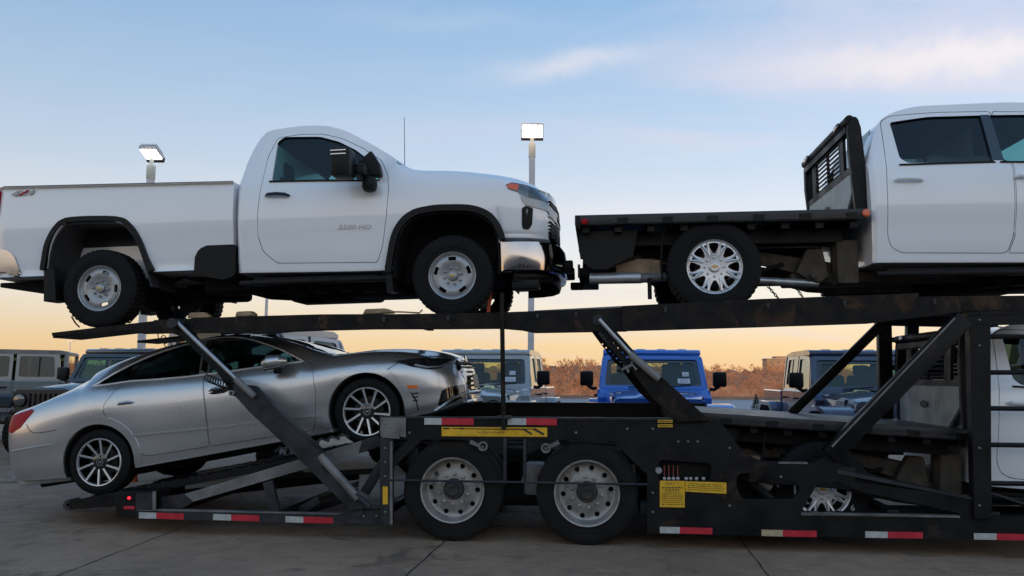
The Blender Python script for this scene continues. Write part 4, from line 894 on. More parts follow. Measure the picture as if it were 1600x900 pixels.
MB().prism(pp([(1308, 733.5), (1520, 777), (1520, 781), (1308, 740)], -.006), -.006, .05).build('pale_ledge_strip', M['steel_grey'], sf)  # lighter strip coloured in for the highlight along this top edge
MB().prism(pp([(1216, 722), (1262, 722.5), (1262, 725), (1216, 724.5)], -.008), -.008, .06).build('pale_ledge_strip', M['steel_light'], sf)
beam('frame_beam', (1170, 735), (1335, 748), .05, .20, .03, 'steel', sf)
plate('frame_plate', [(1290, 712), (1335, 735), (1522, 778), (1522, 800), (1400, 785), (1300, 762), (1262, 745)], 'steel', .056, .03, sf)
for s_ in (-1, 1):
    pass
plate('gusset', [(733, 686), (789, 686), (789, 714)], 'steel', .004, .03, sf); plate('gusset', [(820, 686), (874, 688), (820, 712)], 'steel', .004, .03, sf)
beam('hanger_bar', (789, 684), (789, 757), .03, .03, .0, 'steel_grey', sf); beam('hanger_bar', (820, 686), (820, 754), .03, .03, .0, 'steel_grey', sf)
for x in (789, 820): rod('pivot', (x, 752), (x + .1, 752), .02, .0, 'steel_light', sf)
rod('guard_rod', (606, 750), (1011, 757), .011, -.02, 'steel_grey', sf, 8)
MB().lathe([(-.03, .045), (.05, .045), (.05, .03), (-.03, .03)], n=20, c=P3(755, 697, .0), closed=True).bar(P3(735, 689, .02), P3(757, 698, .02), .03, .05).build('tie_down', M['steel_light'], sf)
MB().lathe([(-.03, .045), (.05, .045), (.05, .03), (-.03, .03)], n=20, c=P3(853, 700, .0), closed=True).bar(P3(873, 690, .02), P3(850, 700, .02), .03, .05).build('tie_down', M['steel_light'], sf)
# front post of the rear ramp with its worn cover plate
post = plate('corner_post', [(594, 655), (613, 655), (613, 821), (545, 818), (515, 808), (552, 797), (594, 797)], 'steel_grey', -.01, .07)
plate('cover_plate', [(594, 652), (634, 653), (634, 683), (594, 681)], 'steel_light', -.02, .012, post)
plate('cover_plate', [(596, 671), (624, 672), (624, 686), (596, 684)], 'steel_light', -.028, .01, post)
plate('post_edge', [(609, 690), (613, 690), (613, 820), (609, 820)], 'steel_light', -.022, .012, post)
MB().lathe([(-.05, .06), (.05, .06)], n=24, c=P3(560, 796, -.0)).build('pivot', M['steel_grey'], post)
text('lettering', '1234', .03, M['yellow'], post, (0, 0, 0)) if False else None
plate('sticker', [(598, 760), (606, 760), (606, 788), (598, 788)], 'yellow', -.012, .002, post)
# lower rear rail, lamp box and ramp toe
lr = plate('lower_rail', [(213, 797), (560, 805), (560, 820), (213, 811)], 'steel_grey', .0, .06)
plate('rail_lip', [(213, 795.5), (560, 803), (560, 805), (213, 798)], 'steel_light', -.004, .07, lr)
box = plate('lamp_box', [(180, 769), (244, 767), (244, 811), (180, 808)], 'steel', .0, .30, ch=.008)
plate('box_panel', [(212, 771), (240, 770), (240, 797), (212, 797)], 'steel_grey', -.008, .01, box)
plate('box_edge', [(238, 768), (243, 768), (243, 798), (238, 798)], 'steel_light', -.014, .012, box)
MB().lathe([(0, .015), (-.012, .013)], n=20, c=P3(202, 778, 0)).build('marker_lamp', M['red_lit'], box)
plate('marker_lens', [(193, 791), (210, 791), (210, 796), (193, 796)], 'tape_red', -.008, .01, box)
for u in (.34, 1.66):
    MB().prism(pp([(118, 783), (190, 772), (262, 764), (262, 780), (200, 781), (130, 792)], u), u, u + .36).build('ramp_toe', M['rusty'], tr)
MB().lathe([(-.06, .055), (.10, .055), (.10, .02), (-.06, .02)], n=24, c=P3(112, 788, .30), closed=True).build('ramp_roller', M['hub_dirty'], tr)
MB().tube([P3(112, 788, .34), P3(112, 788, 2.2)], .03).build('roller_bar', M['hub_dirty'], tr)
plate('toe_bar', [(106, 781), (128, 780), (185, 775), (185, 790), (130, 795), (108, 795)], 'rusty', .24, .05)
# ramp lift beam and the tracks the sedan stands on
lb = plate('lift_beam', [(288, 772), (566, 688), (560, 709), (302, 784)], 'steel_light', .10, .09)
plate('beam_end', [(244, 778), (288, 772), (302, 784), (290, 792), (244, 806)], 'steel_grey', .098, .094, lb); plate('beam_end', [(566, 688), (596, 678), (596, 697), (560, 709)], 'steel_grey', .098, .094, lb)
for u in (.30, 1.62):
    w0 = P3(150, 774.5, .34); w1 = P3(573, 694, .34)
    d = (Vector(w1) - Vector(w0)); d.y = 0; dn = d.normalized(); nrm = Vector((-dn.z, 0, dn.x)); A = Vector(w0) - dn * .1; B = Vector(w1) + dn * 1.0
    m = MB(); m.prism([(A.x, A.z), (B.x, B.z), (B.x - nrm.x * .07, B.z - nrm.z * .07), (A.x - nrm.x * .07, A.z - nrm.z * .07)], u, u + .50)
    t = m.build('wheel_track', M['steel'], tr)
    for k in range(22):
        c_ = A + (B - A) * ((k + .5) / 22); MB  # cleats
    m = MB()
    for k in range(26):
        c_ = A + (B - A) * ((k + .5) / 26) + nrm * .004; m.box((c_.x, u + .25, c_.z), (.03, .48, .012), Matrix.Rotation(-math.atan2(dn.z, dn.x), 3, 'Y'))
    m.build('track_cleats', M['steel_grey'], t)
rod('torque_tube', (312, 742), (470, 716), .045, .9, 'steel_light'); beam('inner_beam', (262, 775), (560, 742), .08, .10, 1.3, 'steel'); beam('inner_beam', (430, 745), (600, 735), .08, .05, .8, 'steel_grey')
beam('brace', (419, 752), (431, 803), .05, .10, .06, 'steel_grey'); beam('brace', (455, 806), (500, 780), .05, .08, .35, 'steel_grey'); beam('brace', (470, 800), (560, 770), .05, .10, .6, 'steel'); beam('brace', (570, 770), (600, 720), .05, .09, .25, 'steel_grey')
beam('cross_tube', (250, 798), (560, 806), .06, .08, 2.42, 'steel')
for x in (230, 440, 590): MB().box((P3(x, 806, 0)[0], 1.24, P3(x, 806, 0)[2]), (.09, 2.40, .08), ch=.006).build('cross_member', M['steel'], tr)
m = MB()
random.seed(3)
for k in range(7):      # chains and binders lying along the ramp
    x0 = 430 + k * 16; m.tube([P3(x0, 706 - k * 3.4, .25), P3(x0 + 8, 699 - k * 3.4, .27), P3(x0 + 20, 703 - k * 3.4, .25)], .012, 6)
m.build('ramp_chain', M['hub_dirty'], tr)
# diagonal lift arms: channel, sleeve and hydraulic ram (rear arm)
def arm(u, far=False):
    a = MB().prism(pp([(262, 505), (288, 505), (318, 546), (380, 607), (365, 620), (340, 582)], u), u, u + .09, ch=.004).build('lift_arm', M['steel'], tr)
    MB().prism(pp([(363, 600), (392, 603), (432, 640), (500, 706), (503, 731), (575, 793), (548, 799), (447, 697), (388, 642), (366, 618)], u - .03), u - .03, u + .12, ch=.005).build('arm_sleeve', M['steel'] if far else M['steel_grey'], a)
    rod('ram_rod', (276, 503), (374, 597), .020, u - .05, 'satin', a); rod('ram_barrel', (368, 592), (398, 620), .034, u - .055, 'steel_light', a)
    rod('ram_barrel', (500, 712), (560, 779), .040, u - .04, 'steel_light', a); rod('ram_rod', (552, 770), (578, 792), .028, u - .05, 'steel_grey', a)
    MB().lathe([(-.10, .05), (.15, .05)], n=20, c=P3(276, 506, u)).build('pivot', M['steel_grey'], a)
    MB().lathe([(-.07, .028), (.05, .028), (.05, .014), (-.07, .014)], n=14, c=P3(366, 614, u), closed=True).build('pivot', M['steel_light'], a)
    m = MB(); p0 = Vector(P3(322, 590, u - .05)); p1 = Vector(P3(358, 604, u - .05)); pts = []
    for k in range(90):
        t = k / 89; an = t * 2 * math.pi * 9; pts.append(p0.lerp(p1, t) + Vector((math.cos(an) * .012, math.cos(an) * .02, math.sin(an) * .035)))
    m.tube(pts, .006, 5)
    m.build('coiled_cable', M['plastic'], a)
    m = MB(); p0 = Vector(P3(249, 522, u)); p1 = Vector(P3(264, 540, u)); pts = []
    for k in range(60):
        t = k / 59; an = t * 2 * math.pi * 3.2; pts.append(p0.lerp(p1, t) + Vector((math.cos(an) * .02, math.cos(an) * .02, math.sin(an) * .03)))
    m.tube(pts, .005, 5); m.build('coiled_cable', M['rusty'], a)
    return a
arm(-.06)
def far_copy(o, du):
    c = dup(o); c.location.y += du; return c
fa = arm(2.30, True) if False else None
def arm_far():
    # the same arm on the far side of the trailer, in real coordinates
    for o in [k for k in kids(tr) if k.name.startswith('lift_arm')]:
        c = dup(o, tr); c.location.y = 2.52
arm_far()
# second arm between the upper deck and the side frame
a2 = MB().prism(pp([(922, 498), (945, 497), (1006, 566), (990, 578), (968, 560)], -.02), -.02, .05)
hol = MB()
for k in range(7):
    p = Q(943 + k * 7.3, 522 + k * 7.3, -.02); hol.lathe([(-.1, .011), (.12, .011)], n=10, c=(p[0], 0, p[1]))
a2o = link('lift_arm', fin(boolean(a2, hol), [M['steel']], ang=25), tr)
MB().prism(pp([(984, 576), (1000, 562), (1020, 578), (1035, 590), (1110, 657), (1060, 660), (1020, 622)], -.05), -.05, .10, ch=.005).build('arm_sleeve', M['rusty'], a2o)
rod('ram_rod', (936, 499), (990, 558), .020, -.07, 'satin', a2o); rod('ram_barrel', (984, 553), (1030, 592), .036, -.07, 'steel_light', a2o)
MB().tube([P3(972, 578, -.08), P3(988, 570, -.08), P3(994, 578, -.08)], .014, 8).tube([P3(978, 572, -.08), P3(982, 582, -.08)], .012, 8).build('clamp', M['steel_light'], a2o)
MB().lathe([(-.04, .05), (.10, .05)], n=20, c=P3(934, 500, .0)).build('pivot', M['steel_grey'], a2o)
c = dup(a2o, tr); c.location.y = 2.45
# -- upper deck: near and far wheel tracks with rails
def deck(u, near):
    nm = 'upper_deck_rail'
    d = MB()
    if near:
        d.prism(pp([(80, 520), (200, 506), (262, 499), (262, 521), (225, 522), (196, 516), (82, 526)], u), u, u + .04, ch=.003)
        o = d.build(nm, M['rusty'], tr, ang=25)
        plate('deck_beam', [(240, 500), (390, 494), (500, 491), (640, 490.5), (792, 488), (792, 513), (500, 514), (420, 522), (330, 520), (240, 521)], 'rusty', u - .01, .06, o)
        plate('deck_beam', [(780, 488), (980, 480.5), (980, 517.5), (835, 520), (815, 516), (780, 513)], 'rusty', u - .03, .10, o)
        plate('deck_beam', [(835, 485), (972, 478), (972, 485), (835, 489)], 'steel_light', u - .02, .08, o)
        plate('deck_beam', [(972, 478), (1190, 467), (1436, 458), (1436, 464), (1660, 461), (1660, 483), (1514, 486), (1360, 505), (1180, 511), (972, 517)], 'rusty', u - .05, .10, o)
    else:
        o = None
    # walking surface: one long plate following the rail's top
    return o
near_rail = deck(0.0, True)
rail_top = [Q(x, y, 0.0) for x, y in ((80, 521), (195, 508), (262, 500.5), (390, 495), (500, 492), (640, 491.5), (792, 490), (972, 481), (1190, 470), (1660, 464))]
for u0, u1 in ((.03, .50), (1.58, 2.05)):
    th = .045 if u0 < 1 else .03
    m = MB(); m.prism([(s, z - .004) for s, z in rail_top] + [(s, z - th) for s, z in reversed(rail_top)], u0, u1)
    t = m.build('wheel_track', M['rusty'], tr, ang=25)
for x in (300, 620, 900):
    s0, z0 = Q(x, 503, 0)
    MB().box((s0, 1.04, z0 + .02), (.07, 1.2, .035)).build('cross_member', M['rusty'], tr)
rod('handrail_post', (784, 458), (787, 672), .022, -.07, 'rusty', n=10)
plate('post_bracket', [(776, 650), (798, 650), (798, 654), (776, 654)], 'steel_grey', -.09, .09)
# bits lying on the deck belong to the strapping, separate things are added below
# -- front tower, posts, ladder and diagonals
tw = plate('tower_post', [(1515, 487), (1548, 487), (1550, 812), (1523, 811)], 'steel', -.045, .11, ch=.006)
plate('tower_header', [(1512, 487), (1660, 482), (1660, 505), (1512, 508)], 'steel', -.05, .12, tw)
plate('header_lip', [(1514, 490), (1660, 485), (1660, 489), (1514, 494)], 'rusty', -.056, .02, tw)
for y in (526, 582, 638, 695, 755): MB().tube([P3(1548, y, 0.02), P3(1660, y + (1.5 if y > 590 else 0), 0.02)], .022, 8).build('ladder_rung', M['steel'], tw)
b_ = beam('diagonal_brace', (1506, 498), (1296, 712), .09, .16, -.02, 'steel'); MB().tube([P3(1492, 497, -.075), P3(1300, 698, -.075)], .009, 6).build('brace_edge', M['steel_light'], b_)
beam('diagonal_brace', (1378, 506), (1236, 646), .07, .10, 1.9, 'steel')
beam('diagonal_brace', (1420, 505), (1405, 600), .01, .01, 2.3, 'steel') if False else None
q = beam('upright_post', (1381, 505), (1384, 655), .10, .15, 2.3, 'steel'); beam('upright_post', (1425, 505), (1421, 655), .10, .13, 2.3, 'steel')
rod('ladder_rung', (1386, 531), (1510, 531), .030, 2.3, 'steel', q); rod('ladder_rung', (1386, 574), (1510, 574), .032, 2.3, 'steel', q)
plate('header_beam', [(1370, 490), (1560, 484), (1560, 512), (1370, 508)], 'steel', 2.25, .1)
# far side frame seen over the near one
plate('side_frame', [(660, 628), (1102, 630), (1102, 700), (660, 690)], 'steel', 2.40, .08)
far = MB().prism(pp([(592, 653), (1102, 656), (1166, 709), (1270, 724), (1330, 752), (1522, 778), (1660, 810), (1660, 845), (1011, 834), (1011, 742), (958, 690), (660, 687), (611, 734), (592, 685)]), 2.46, 2.515).build('side_frame', M['steel'], tr, ang=25)
plate('lower_floor', [(1011, 800), (1660, 806), (1660, 816), (1011, 812)], 'steel', .06, .55); plate('lower_floor', [(1011, 800), (1660, 806), (1660, 816), (1011, 812)], 'steel', 1.75, .6)
m = MB()
for k in range(40): x = 1530 + k * 4; m.bar(P3(x, 790, .1), Vector(P3(x, 790, .1)) + Vector((.04, .5, .02)), .006, .01)
m.build('floor_grating', M['steel_grey'], tr)
for k in range(5): MB().tube([P3(1545 + k * 8, 770 + k * 2, .12 + .02 * k), P3(1640, 800 + k * 3, .12 + .02 * k)], .012, 6).build('hydraulic_hose', M['steel_grey'], tr)
# things inside the frame openings
m = MB()
for k, x in enumerate((1038, 1045, 1052, 1059)): m.tube([P3(x, 727, .05), P3(x, 747, .05)], .0055, 6); 
m.build('valve_lever', M['lever_red'], tr)
m = MB(); m.lathe([(0, .032), (-.02, .028)], n=20, c=P3(1029, 735, .0))
for x in (1038, 1045, 1052, 1059, 1072, 1079, 1088, 1099): m.box(P3(x, 748, .04), (.03, .04, .03), ch=.006)
m.build('valve_block', M['satin'], tr)
plate('valve_back', [(1020, 710), (1120, 715), (1118, 760), (1020, 760)], 'chassis', .09, .01)
rod('ram_barrel', (1176, 741), (1204, 762), .045, .12, 'steel_light'); rod('ram_rod', (1160, 740), (1215, 790), .055, .16, 'steel'); MB().tube([P3(1204, 752, .1), P3(1210, 752, .1), P3(1217, 761, .1)], .01, 6).build('hydraulic_hose', M['steel_light'], tr)
plate('opening_back', [(1140, 730), (1260, 745), (1260, 795), (1140, 790)], 'chassis', .30, .02)
MB().tube([P3(x, y, -.02) for x, y in ((1266, 800), (1300, 803), (1345, 804), (1420, 805))], .006, 6).build('hydraulic_hose', M['steel_light'], tr)
text('lettering', '6', .075, M['satin'], tr, (Q(1329, 796)[0], -.002, Q(1329, 796)[1] - .01))
# stickers and reflective tape
def decal(pts, mat, u=-.004, th=.003): return MB().prism(pp(pts, u), u, u + th)
rail = [((217, 800.5), (244, 801), (287, 802.5), 9.5), ((333, 803), (361, 804), (405, 805.3), 9.5), ((446, 806.5), (474, 807.5), (520, 808.5), 9.5)]
def tape(x0, xm, x1, y0, ym, y1, h, mat='tape_white', u=-.004, par=None):
    decal([(x0, y0), (xm, ym), (xm, ym + h), (x0, y0 + h)], mat, u).build('reflective_tape', M[mat], par or tr)
    decal([(xm, ym), (x1, y1), (x1, y1 + h), (xm, ym + h)], 'tape_red', u).build('reflective_tape', M['tape_red'], par or tr)
for (a, b, c_, h) in rail: tape(a[0], b[0], c_[0], a[1], b[1], c_[1], h, par=lr, u=-.003)
tape(663, 690, 740, 653, 653.2, 653.5, 10.5, par=sf, u=-.016); tape(793, 822, 870, 653.4, 653.6, 654, 10.5, par=sf, u=-.016)
tape(1031, 1062, 1113, 823, 823.7, 825, 10, par=sf); tape(1190, 1223, 1276, 827.5, 828.3, 829.5, 10, 'tape_cream', par=sf); tape(1352, 1387, 1442, 830.2, 830.8, 831.5, 10, par=sf); tape(1522, 1557, 1640, 833, 833.6, 835.5, 10, par=sf)
st = decal([(690, 667), (855, 668), (855, 682.5), (690, 681.5)], 'yellow').build('sticker', M['yellow'], sf)
m = MB()
for a, b, w in (((692, 669.5), (702, 669.5), 2.2), ((706, 669.5), (716, 669.6), 1.0), ((717, 669.6), (726, 669.8), 2.2), ((727, 670), (820, 671), 1.3), ((818, 670.6), (831, 678.5), 2.6), ((770, 670.4), (835, 670.3), 1.2), ((834, 670), (850, 679), 3.2)):
    m.bar(P3(*a, -.006), P3(*b, -.006), .002, w * .0062)
m.build('sticker_print', M['ink'], st)
text('lettering', 'DO NOT STAND ON ARMS', .022, M['ink'], st, (Q(742, 680)[0], -.006, Q(742, 680)[1] + .004), ext=.0005) if False else None
m = MB()
for k in range(14): m.box(P3(746 + k * 3.1, 675 + (k % 3) * .8, -.006), (.010, .001, .009))
m.build('sticker_print', M['ink'], st)
st = decal([(1031, 751), (1070, 751.5), (1070, 793), (1031, 792)], 'yellow').build('sticker', M['yellow'], sf)
text('lettering', '1 0 5 4', .030, M['ink'], st, (Q(1039, 757)[0], -.006, Q(1039, 757)[1] + .0), ext=.0005)
m = MB(); random.seed(5)
for r in range(9):
    x = 1034 + (6 if r in (1, 2) else 0)
    while x < 1066 - (6 if r in (1, 2) else 0):
        w = random.uniform(1.5, 4.5); m.box(P3(x + w / 2, 762 + r * 3.3, -.006), (w * .0052, .001, .009 if r < 2 else .006)); x += w + 1.2
m.build('sticker_print', M['ink'], st)
st = decal([(1071, 752), (1135, 754), (1135, 771.5), (1071, 768)], 'yellow').build('sticker', M['yellow'], sf)
m = MB()
for r in range(4):
    x = 1075
    while x < 1128: w = random.uniform(2, 6); m.box(P3(x + w / 2, 755.8 + r * 3 + (x - 1075) * .04, -.006), (w * .0055, .001, .005)); x += w + 1.5
m.build('sticker_print', M['ink'], st)
for y in (656, 663):
    st = decal([(1028, y), (1051, y), (1051, y + 4.6), (1028, y + 4.6)], 'yellow', -.018).build('sticker', M['yellow'], sf)
    m = MB(); 
    for k in range(7): m.box(P3(1031 + k * 2.8, y + 2.3, -.0195), (.009, .001, .014))
    m.build('sticker_print', M['ink'], st)
m = MB()
for k, x in enumerate((760, 800, 850, 900)): pass
m = MB()
for x, y in [(1105 + 0 * k, 0) for k in ()]: pass
for x, y in [(602 + 0, 662), (628, 660), (602, 700), (602, 722), (602, 744), (602, 800), (568, 806), (588, 806), (1020, 670), (1020, 770), (1020, 800), (1140, 700), (1140, 790), (1220, 745), (1530, 500), (1530, 540), (1530, 700), (1530, 790), (980, 670), (900, 676), (640, 676), (1060, 690), (1090, 690), (1075, 690)]:
    m.lathe([(0, .012), (-.010, .011), (-.014, .006)], n=8, c=P3(x, y, -.012 if x < 614 else (-.045 if x > 1500 else .0)))
m.build('bolt', M['steel_light'], sf)
for pts in (((640, 690), (700, 693), (750, 691), (800, 694), (900, 692), (980, 700), (1016, 730)), ((613, 700), (640, 692), (760, 696), (880, 695), (990, 712)), ((1120, 800), (1200, 790), (1260, 806), (1340, 800), (1500, 812))):
    MB().tube([P3(x, y, .075) for x, y in catmull(pts, 5)], .010, 6).build('air_line', M['plastic'], sf)
for k, (x, y) in enumerate(((840, 488), (900, 486), (1040, 478), (1200, 472), (1320, 468), (1460, 466), (500, 494), (600, 493), (700, 492))):
    MB().box(P3(x, y + 6, -.055 if x > 970 else -.035), (.03, .02, .05), ch=.004).build('rail_lug', M['steel_grey'], near_rail)
# wheels (duals) and suspension
for x, y in ((707, 771.5), (917, 775.5)):
    s0, z0 = Q(x, y, .05); z0 = .475
    for u, f in ((.16, False), (2.33, True)):
        w = wheel('trailer', tr, (s0, u, z0), f, spin=R_(x * .13)); 
    for u in (.46, 2.03):
        lk = link('inner_tyre', WH['trailer'].children[0].data if False else [k for k in kids(WH['trailer']) if k.name.startswith('tyre')][0].data, tr); lk.location = (s0, u, z0)
    MB().tube([(s0, .3, z0), (s0, 2.2, z0)], .07, 12).build('axle', M['chassis'], tr)
MB().box((Q(830, 740)[0], .5, .55), (.20, .35, .30), ch=.03).build('suspension_box', M['steel_light'], tr)
MB().box((0.0, 1.24, .74), (3.2, .9, .14), ch=.01).build('suspension_beam', M['chassis'], tr)
MB().lathe([(0, .11), (.9, .11)], n=20, axis='x', c=(-.3, .55, .38)).build('air_tank', M['chassis'], tr)
for x in (600, 640, 1010, 1200, 1400, 1560): MB().box((Q(x, 830)[0], 1.26, .33 if x > 1000 else .8), (.10, 2.4, .12), ch=.006).build('cross_member', M['steel'], tr)

# ------------------------------------------------------------------ ground, river, far shore
def ground_mat():
    m, nt, b = new_mat('worn_concrete'); N, L = nt.nodes, nt.links
    tc = N.new('ShaderNodeTexCoord')
    def noise(sc, det=6, rough=.6, dist=0.0):
        n = N.new('ShaderNodeTexNoise'); n.inputs['Scale'].default_value = sc; n.inputs['Detail'].default_value = det; n.inputs['Roughness'].default_value = rough; n.inputs['Distortion'].default_value = dist; L.new(tc.outputs['Object'], n.inputs[0]); return n
    def rng(n, a, c, lo, hi):
        r = N.new('ShaderNodeMapRange'); r.inputs[1].default_value = a; r.inputs[2].default_value = c; r.inputs[3].default_value = lo; r.inputs[4].default_value = hi; L.new(n.outputs[0], r.inputs[0]); return r
    def mult(a, c):
        q = N.new('ShaderNodeMath'); q.operation = 'MULTIPLY'; L.new(a.outputs[0], q.inputs[0]); L.new(c.outputs[0], q.inputs[1]); return q
    big = rng(noise(.45, 4, .6, .6), .35, .65, .78, 1.12); mid = rng(noise(4, 8, .75), .3, .7, .72, 1.2); fine = rng(noise(70, 3, .6), .3, .7, .8, 1.2)
    st = rng(noise(1.3, 6, .6, 1.2), .57, .68, 1.0, .5); v = mult(mult(mult(big, mid), fine), st)
    vo = N.new('ShaderNodeTexVoronoi'); vo.feature = 'DISTANCE_TO_EDGE'; vo.inputs['Scale'].default_value = .55
    wn = noise(2.5, 6, .7); wm = N.new('ShaderNodeVectorMath'); wm.operation = 'SCALE'; L.new(wn.outputs[1], wm.inputs[0]); wm.inputs[3].default_value = .5
    wa = N.new('ShaderNodeVectorMath'); wa.operation = 'ADD'; L.new(tc.outputs['Object'], wa.inputs[0]); L.new(wm.outputs[0], wa.inputs[1]); L.new(wa.outputs[0], vo.inputs[0])
    ck = rng(vo, .0, .012, .72, 1.0); v = mult(v, ck)
    mx = N.new('ShaderNodeVectorMath'); mx.operation = 'SCALE'; mx.inputs[0].default_value = (.290, .196, .130); L.new(v.outputs[0], mx.inputs[3]); L.new(mx.outputs[0], b.inputs['Base Color'])
    b.inputs['Roughness'].default_value = .85
    bp = N.new('ShaderNodeBump'); bp.inputs['Strength'].default_value = .5; bp.inputs['Distance'].default_value = .006; L.new(fine.outputs[0], bp.inputs['Height']); L.new(bp.outputs[0], b.inputs['Normal'])
    return m
MG = ground_mat()
ys = [(-60, 0), (9.8, 0), (11.4, .09), (31, .09), (31.01, .02), (36, -.6), (60, -6.4)]
m = MB(); vs = []
for y, z in ys: vs += [(-160, y, z), (160, y, z)]
m.add(vs, [(2 * i, 2 * i + 1, 2 * i + 3, 2 * i + 2) for i in range(3)])
g = m.build('concrete_lot', MG, smooth=False); tag(g, kind='structure')
MGR = simple('dry_grass', (.10, .085, .05), .95, amt=.45, scale=3, bump=.5, bscale=20)
m = MB(); m.add(vs[6:], [(0, 1, 3, 2), (2, 3, 5, 4), (4, 5, 7, 6)]); g = m.build('river_bank', MGR, smooth=False); tag(g, kind='structure')
MRV = simple('river_water', (.20, .245, .27), .55, amt=.06, scale=.02, spec=.25); MRV.node_tree.nodes['Principled BSDF'].inputs['Coat Weight'].default_value = 0
m = MB(); m.add([(-900, 55, -6), (900, 55, -6), (900, 300, -6), (-900, 300, -6)], [(0, 1, 2, 3)]); tag(m.build('river', MRV), kind='structure')
MFG = simple('far_bank_soil', (.20, .12, .07), .95, amt=.4, scale=.3)
m = MB(); m.add([(-4000, 278, -6.2), (4000, 278, -6.2), (4000, 285, -5.6), (-4000, 285, -5.6), (4000, 420, -2.5), (-4000, 420, -2.5), (4000, 5000, -1), (-4000, 5000, -1)], [(0, 1, 2, 3), (3, 2, 4, 5), (5, 4, 6, 7)]); tag(m.build('far_bank', MFG), kind='structure')
MK = simple('kerb_concrete', (.3, .28, .25), .8, amt=.15)
tag(MB().box((0, 31.1, .13), (240, .16, .16), ch=.02).build('kerb', MK), kind='structure')
# saw-cut joints between the slabs
MJ = simple('joint_filler', (.018, .016, .014), .9, amt=.3)
def joint(a, b, w=.010):
    a, b = Vector(a), Vector(b); d = (b - a).normalized(); n = Vector((-d.y, d.x)) * w / 2; pts = []; n_ = 40; A = []; B = []
    for k in range(n_ + 1):
        p = a.lerp(b, k / n_) + Vector((-d.y, d.x)) * random.uniform(-.006, .006); q = w * random.uniform(.6, 1.5) / w
        A.append((p.x + n.x * q, p.y + n.y * q, .004)); B.append((p.x - n.x * q, p.y - n.y * q, .004))
    m = MB(); m.add(A + B, [(k, k + 1, n_ + 1 + k + 1, n_ + 1 + k) for k in range(n_)]); return m
U2 = Vector((math.sin(YAW), math.cos(YAW)))
def jl(p, q):
    p, q = Vector(GR(*p)[:2]), Vector(GR(*q)[:2]); d = (q - p).normalized(); d = d if d.y > 0 else -d
    return p - d * 3.2, p + d * ((9.7 - p.y) / d.y)
k_ = 0
for p, q in (((90, 900), (240, 842)), ((640, 895), (690, 850)), ((1197, 895), (1170, 860))):
    a, b = jl(p, q); tag(joint(a, b).build('slab_joint', MJ, smooth=False), kind='structure')
a = Vector(GR(0, 784)[:2]); b = Vector(GR(100, 786)[:2]); d = (b - a).normalized()
tag(joint(a - d * 12, a + d * 22, .02).build('slab_joint', MJ, smooth=False), kind='structure')

# ---- bare woodland along the far shore: one mass
def wood_mat():
    m, nt, b = new_mat('bare_twigs'); N, L = nt.nodes, nt.links
    tc = N.new('ShaderNodeTexCoord'); n = N.new('ShaderNodeTexNoise'); n.inputs['Scale'].default_value = .16; n.inputs['Detail'].default_value = 8; L.new(tc.outputs['Object'], n.inputs[0])
    cr = N.new('ShaderNodeValToRGB'); e = cr.color_ramp.elements; e[0].position = .3; e[0].color = (.23, .11, .06, 1); e[1].position = .7; e[1].color = (.47, .25, .14, 1); L.new(n.outputs[0], cr.inputs[0]); L.new(cr.outputs[0], b.inputs['Base Color'])
    b.inputs['Roughness'].default_value = .95; b.inputs['Specular IOR Level'].default_value = .1; return m
MW = wood_mat(); random.seed(11)
vs = []; fs = []
def twigs(x, y, z0, h, w, n, vs, fs, up=.5):
    for _ in range(n):
        t = random.random(); cz = z0 + h * (.12 + .88 * t); rr = w * (1 - abs(2 * t - .9) ** 2 * .75) * random.random() ** .5; an = random.uniform(0, 6.283)
        cx, cy = x + rr * math.cos(an), y + rr * math.sin(an); l = random.uniform(.5, 1.4) * h * .05; wd = l * random.uniform(.15, .4)
        d = Vector((math.cos(an) * random.uniform(.2, 1), math.sin(an) * .6, random.uniform(.2, 1.3))).normalized(); s = Vector((random.uniform(-1, 1), random.uniform(-1, 1), random.uniform(-.5, .5))); s = (s - d * s.dot(d)).normalized()
        c = Vector((cx, cy, cz)); i = len(vs); vs += [c - s * wd, c + s * wd, c + d * l * 2]; fs.append((i, i + 1, i + 2))
for k in range(3000):
    x = random.uniform(-330, 330); row = random.random(); y = 284 + row * 75; z0 = -5.8 + row * 2.0
    hh = 9.2 + 1.0 * math.sin(x * .021 + 1) + .8 * math.sin(x * .057) + random.uniform(-1.5, 2.2)
    h = hh * (.55 + .5 * row) ; twigs(x, y, z0, h, random.uniform(1.8, 3.6), 90, vs, fs)
me = bpy.data.meshes.new('woodland'); me.from_pydata([tuple(v) for v in vs], [], fs); me.materials.append(MW)
for k in range(1500):
    x = random.uniform(-400, 400); y = random.uniform(325, 372); twigs(x, y, .2 + random.uniform(-.8, .6), 4.6 + .8 * math.sin(x * .021 + 1) + random.uniform(-.8, 1.4), random.uniform(2.2, 4.5), 70, vs, fs)
# low dense brush behind the twigs, an uneven bank of it
bx = []; bf = []; nx = 760
for i in range(nx):
    x = -420 + 840 * i / (nx - 1); t = 8.4 + .8 * math.sin(x * .021 + 1) + .5 * math.sin(x * .057) + random.uniform(-1.3, 1.0)
    bx += [(x, 300 + random.uniform(-1, 1), -5.4), (x, 308 + random.uniform(-2, 2), -6 + t * .6), (x, 345 + random.uniform(-4, 4), -4.0 + t), (x, 375, -4)]
for i in range(nx - 1):
    for k in range(3): bf.append((i * 4 + k, (i + 1) * 4 + k, (i + 1) * 4 + k + 1, i * 4 + k + 1))
me.name = 'woodland'; bm = bmesh.new(); bm.from_mesh(me); v = [bm.verts.new(p) for p in bx]
for f in bf: bm.faces.new([v[i] for i in f])
bm.to_mesh(me); bm.free(); tag(link('woodland', me), kind='stuff')
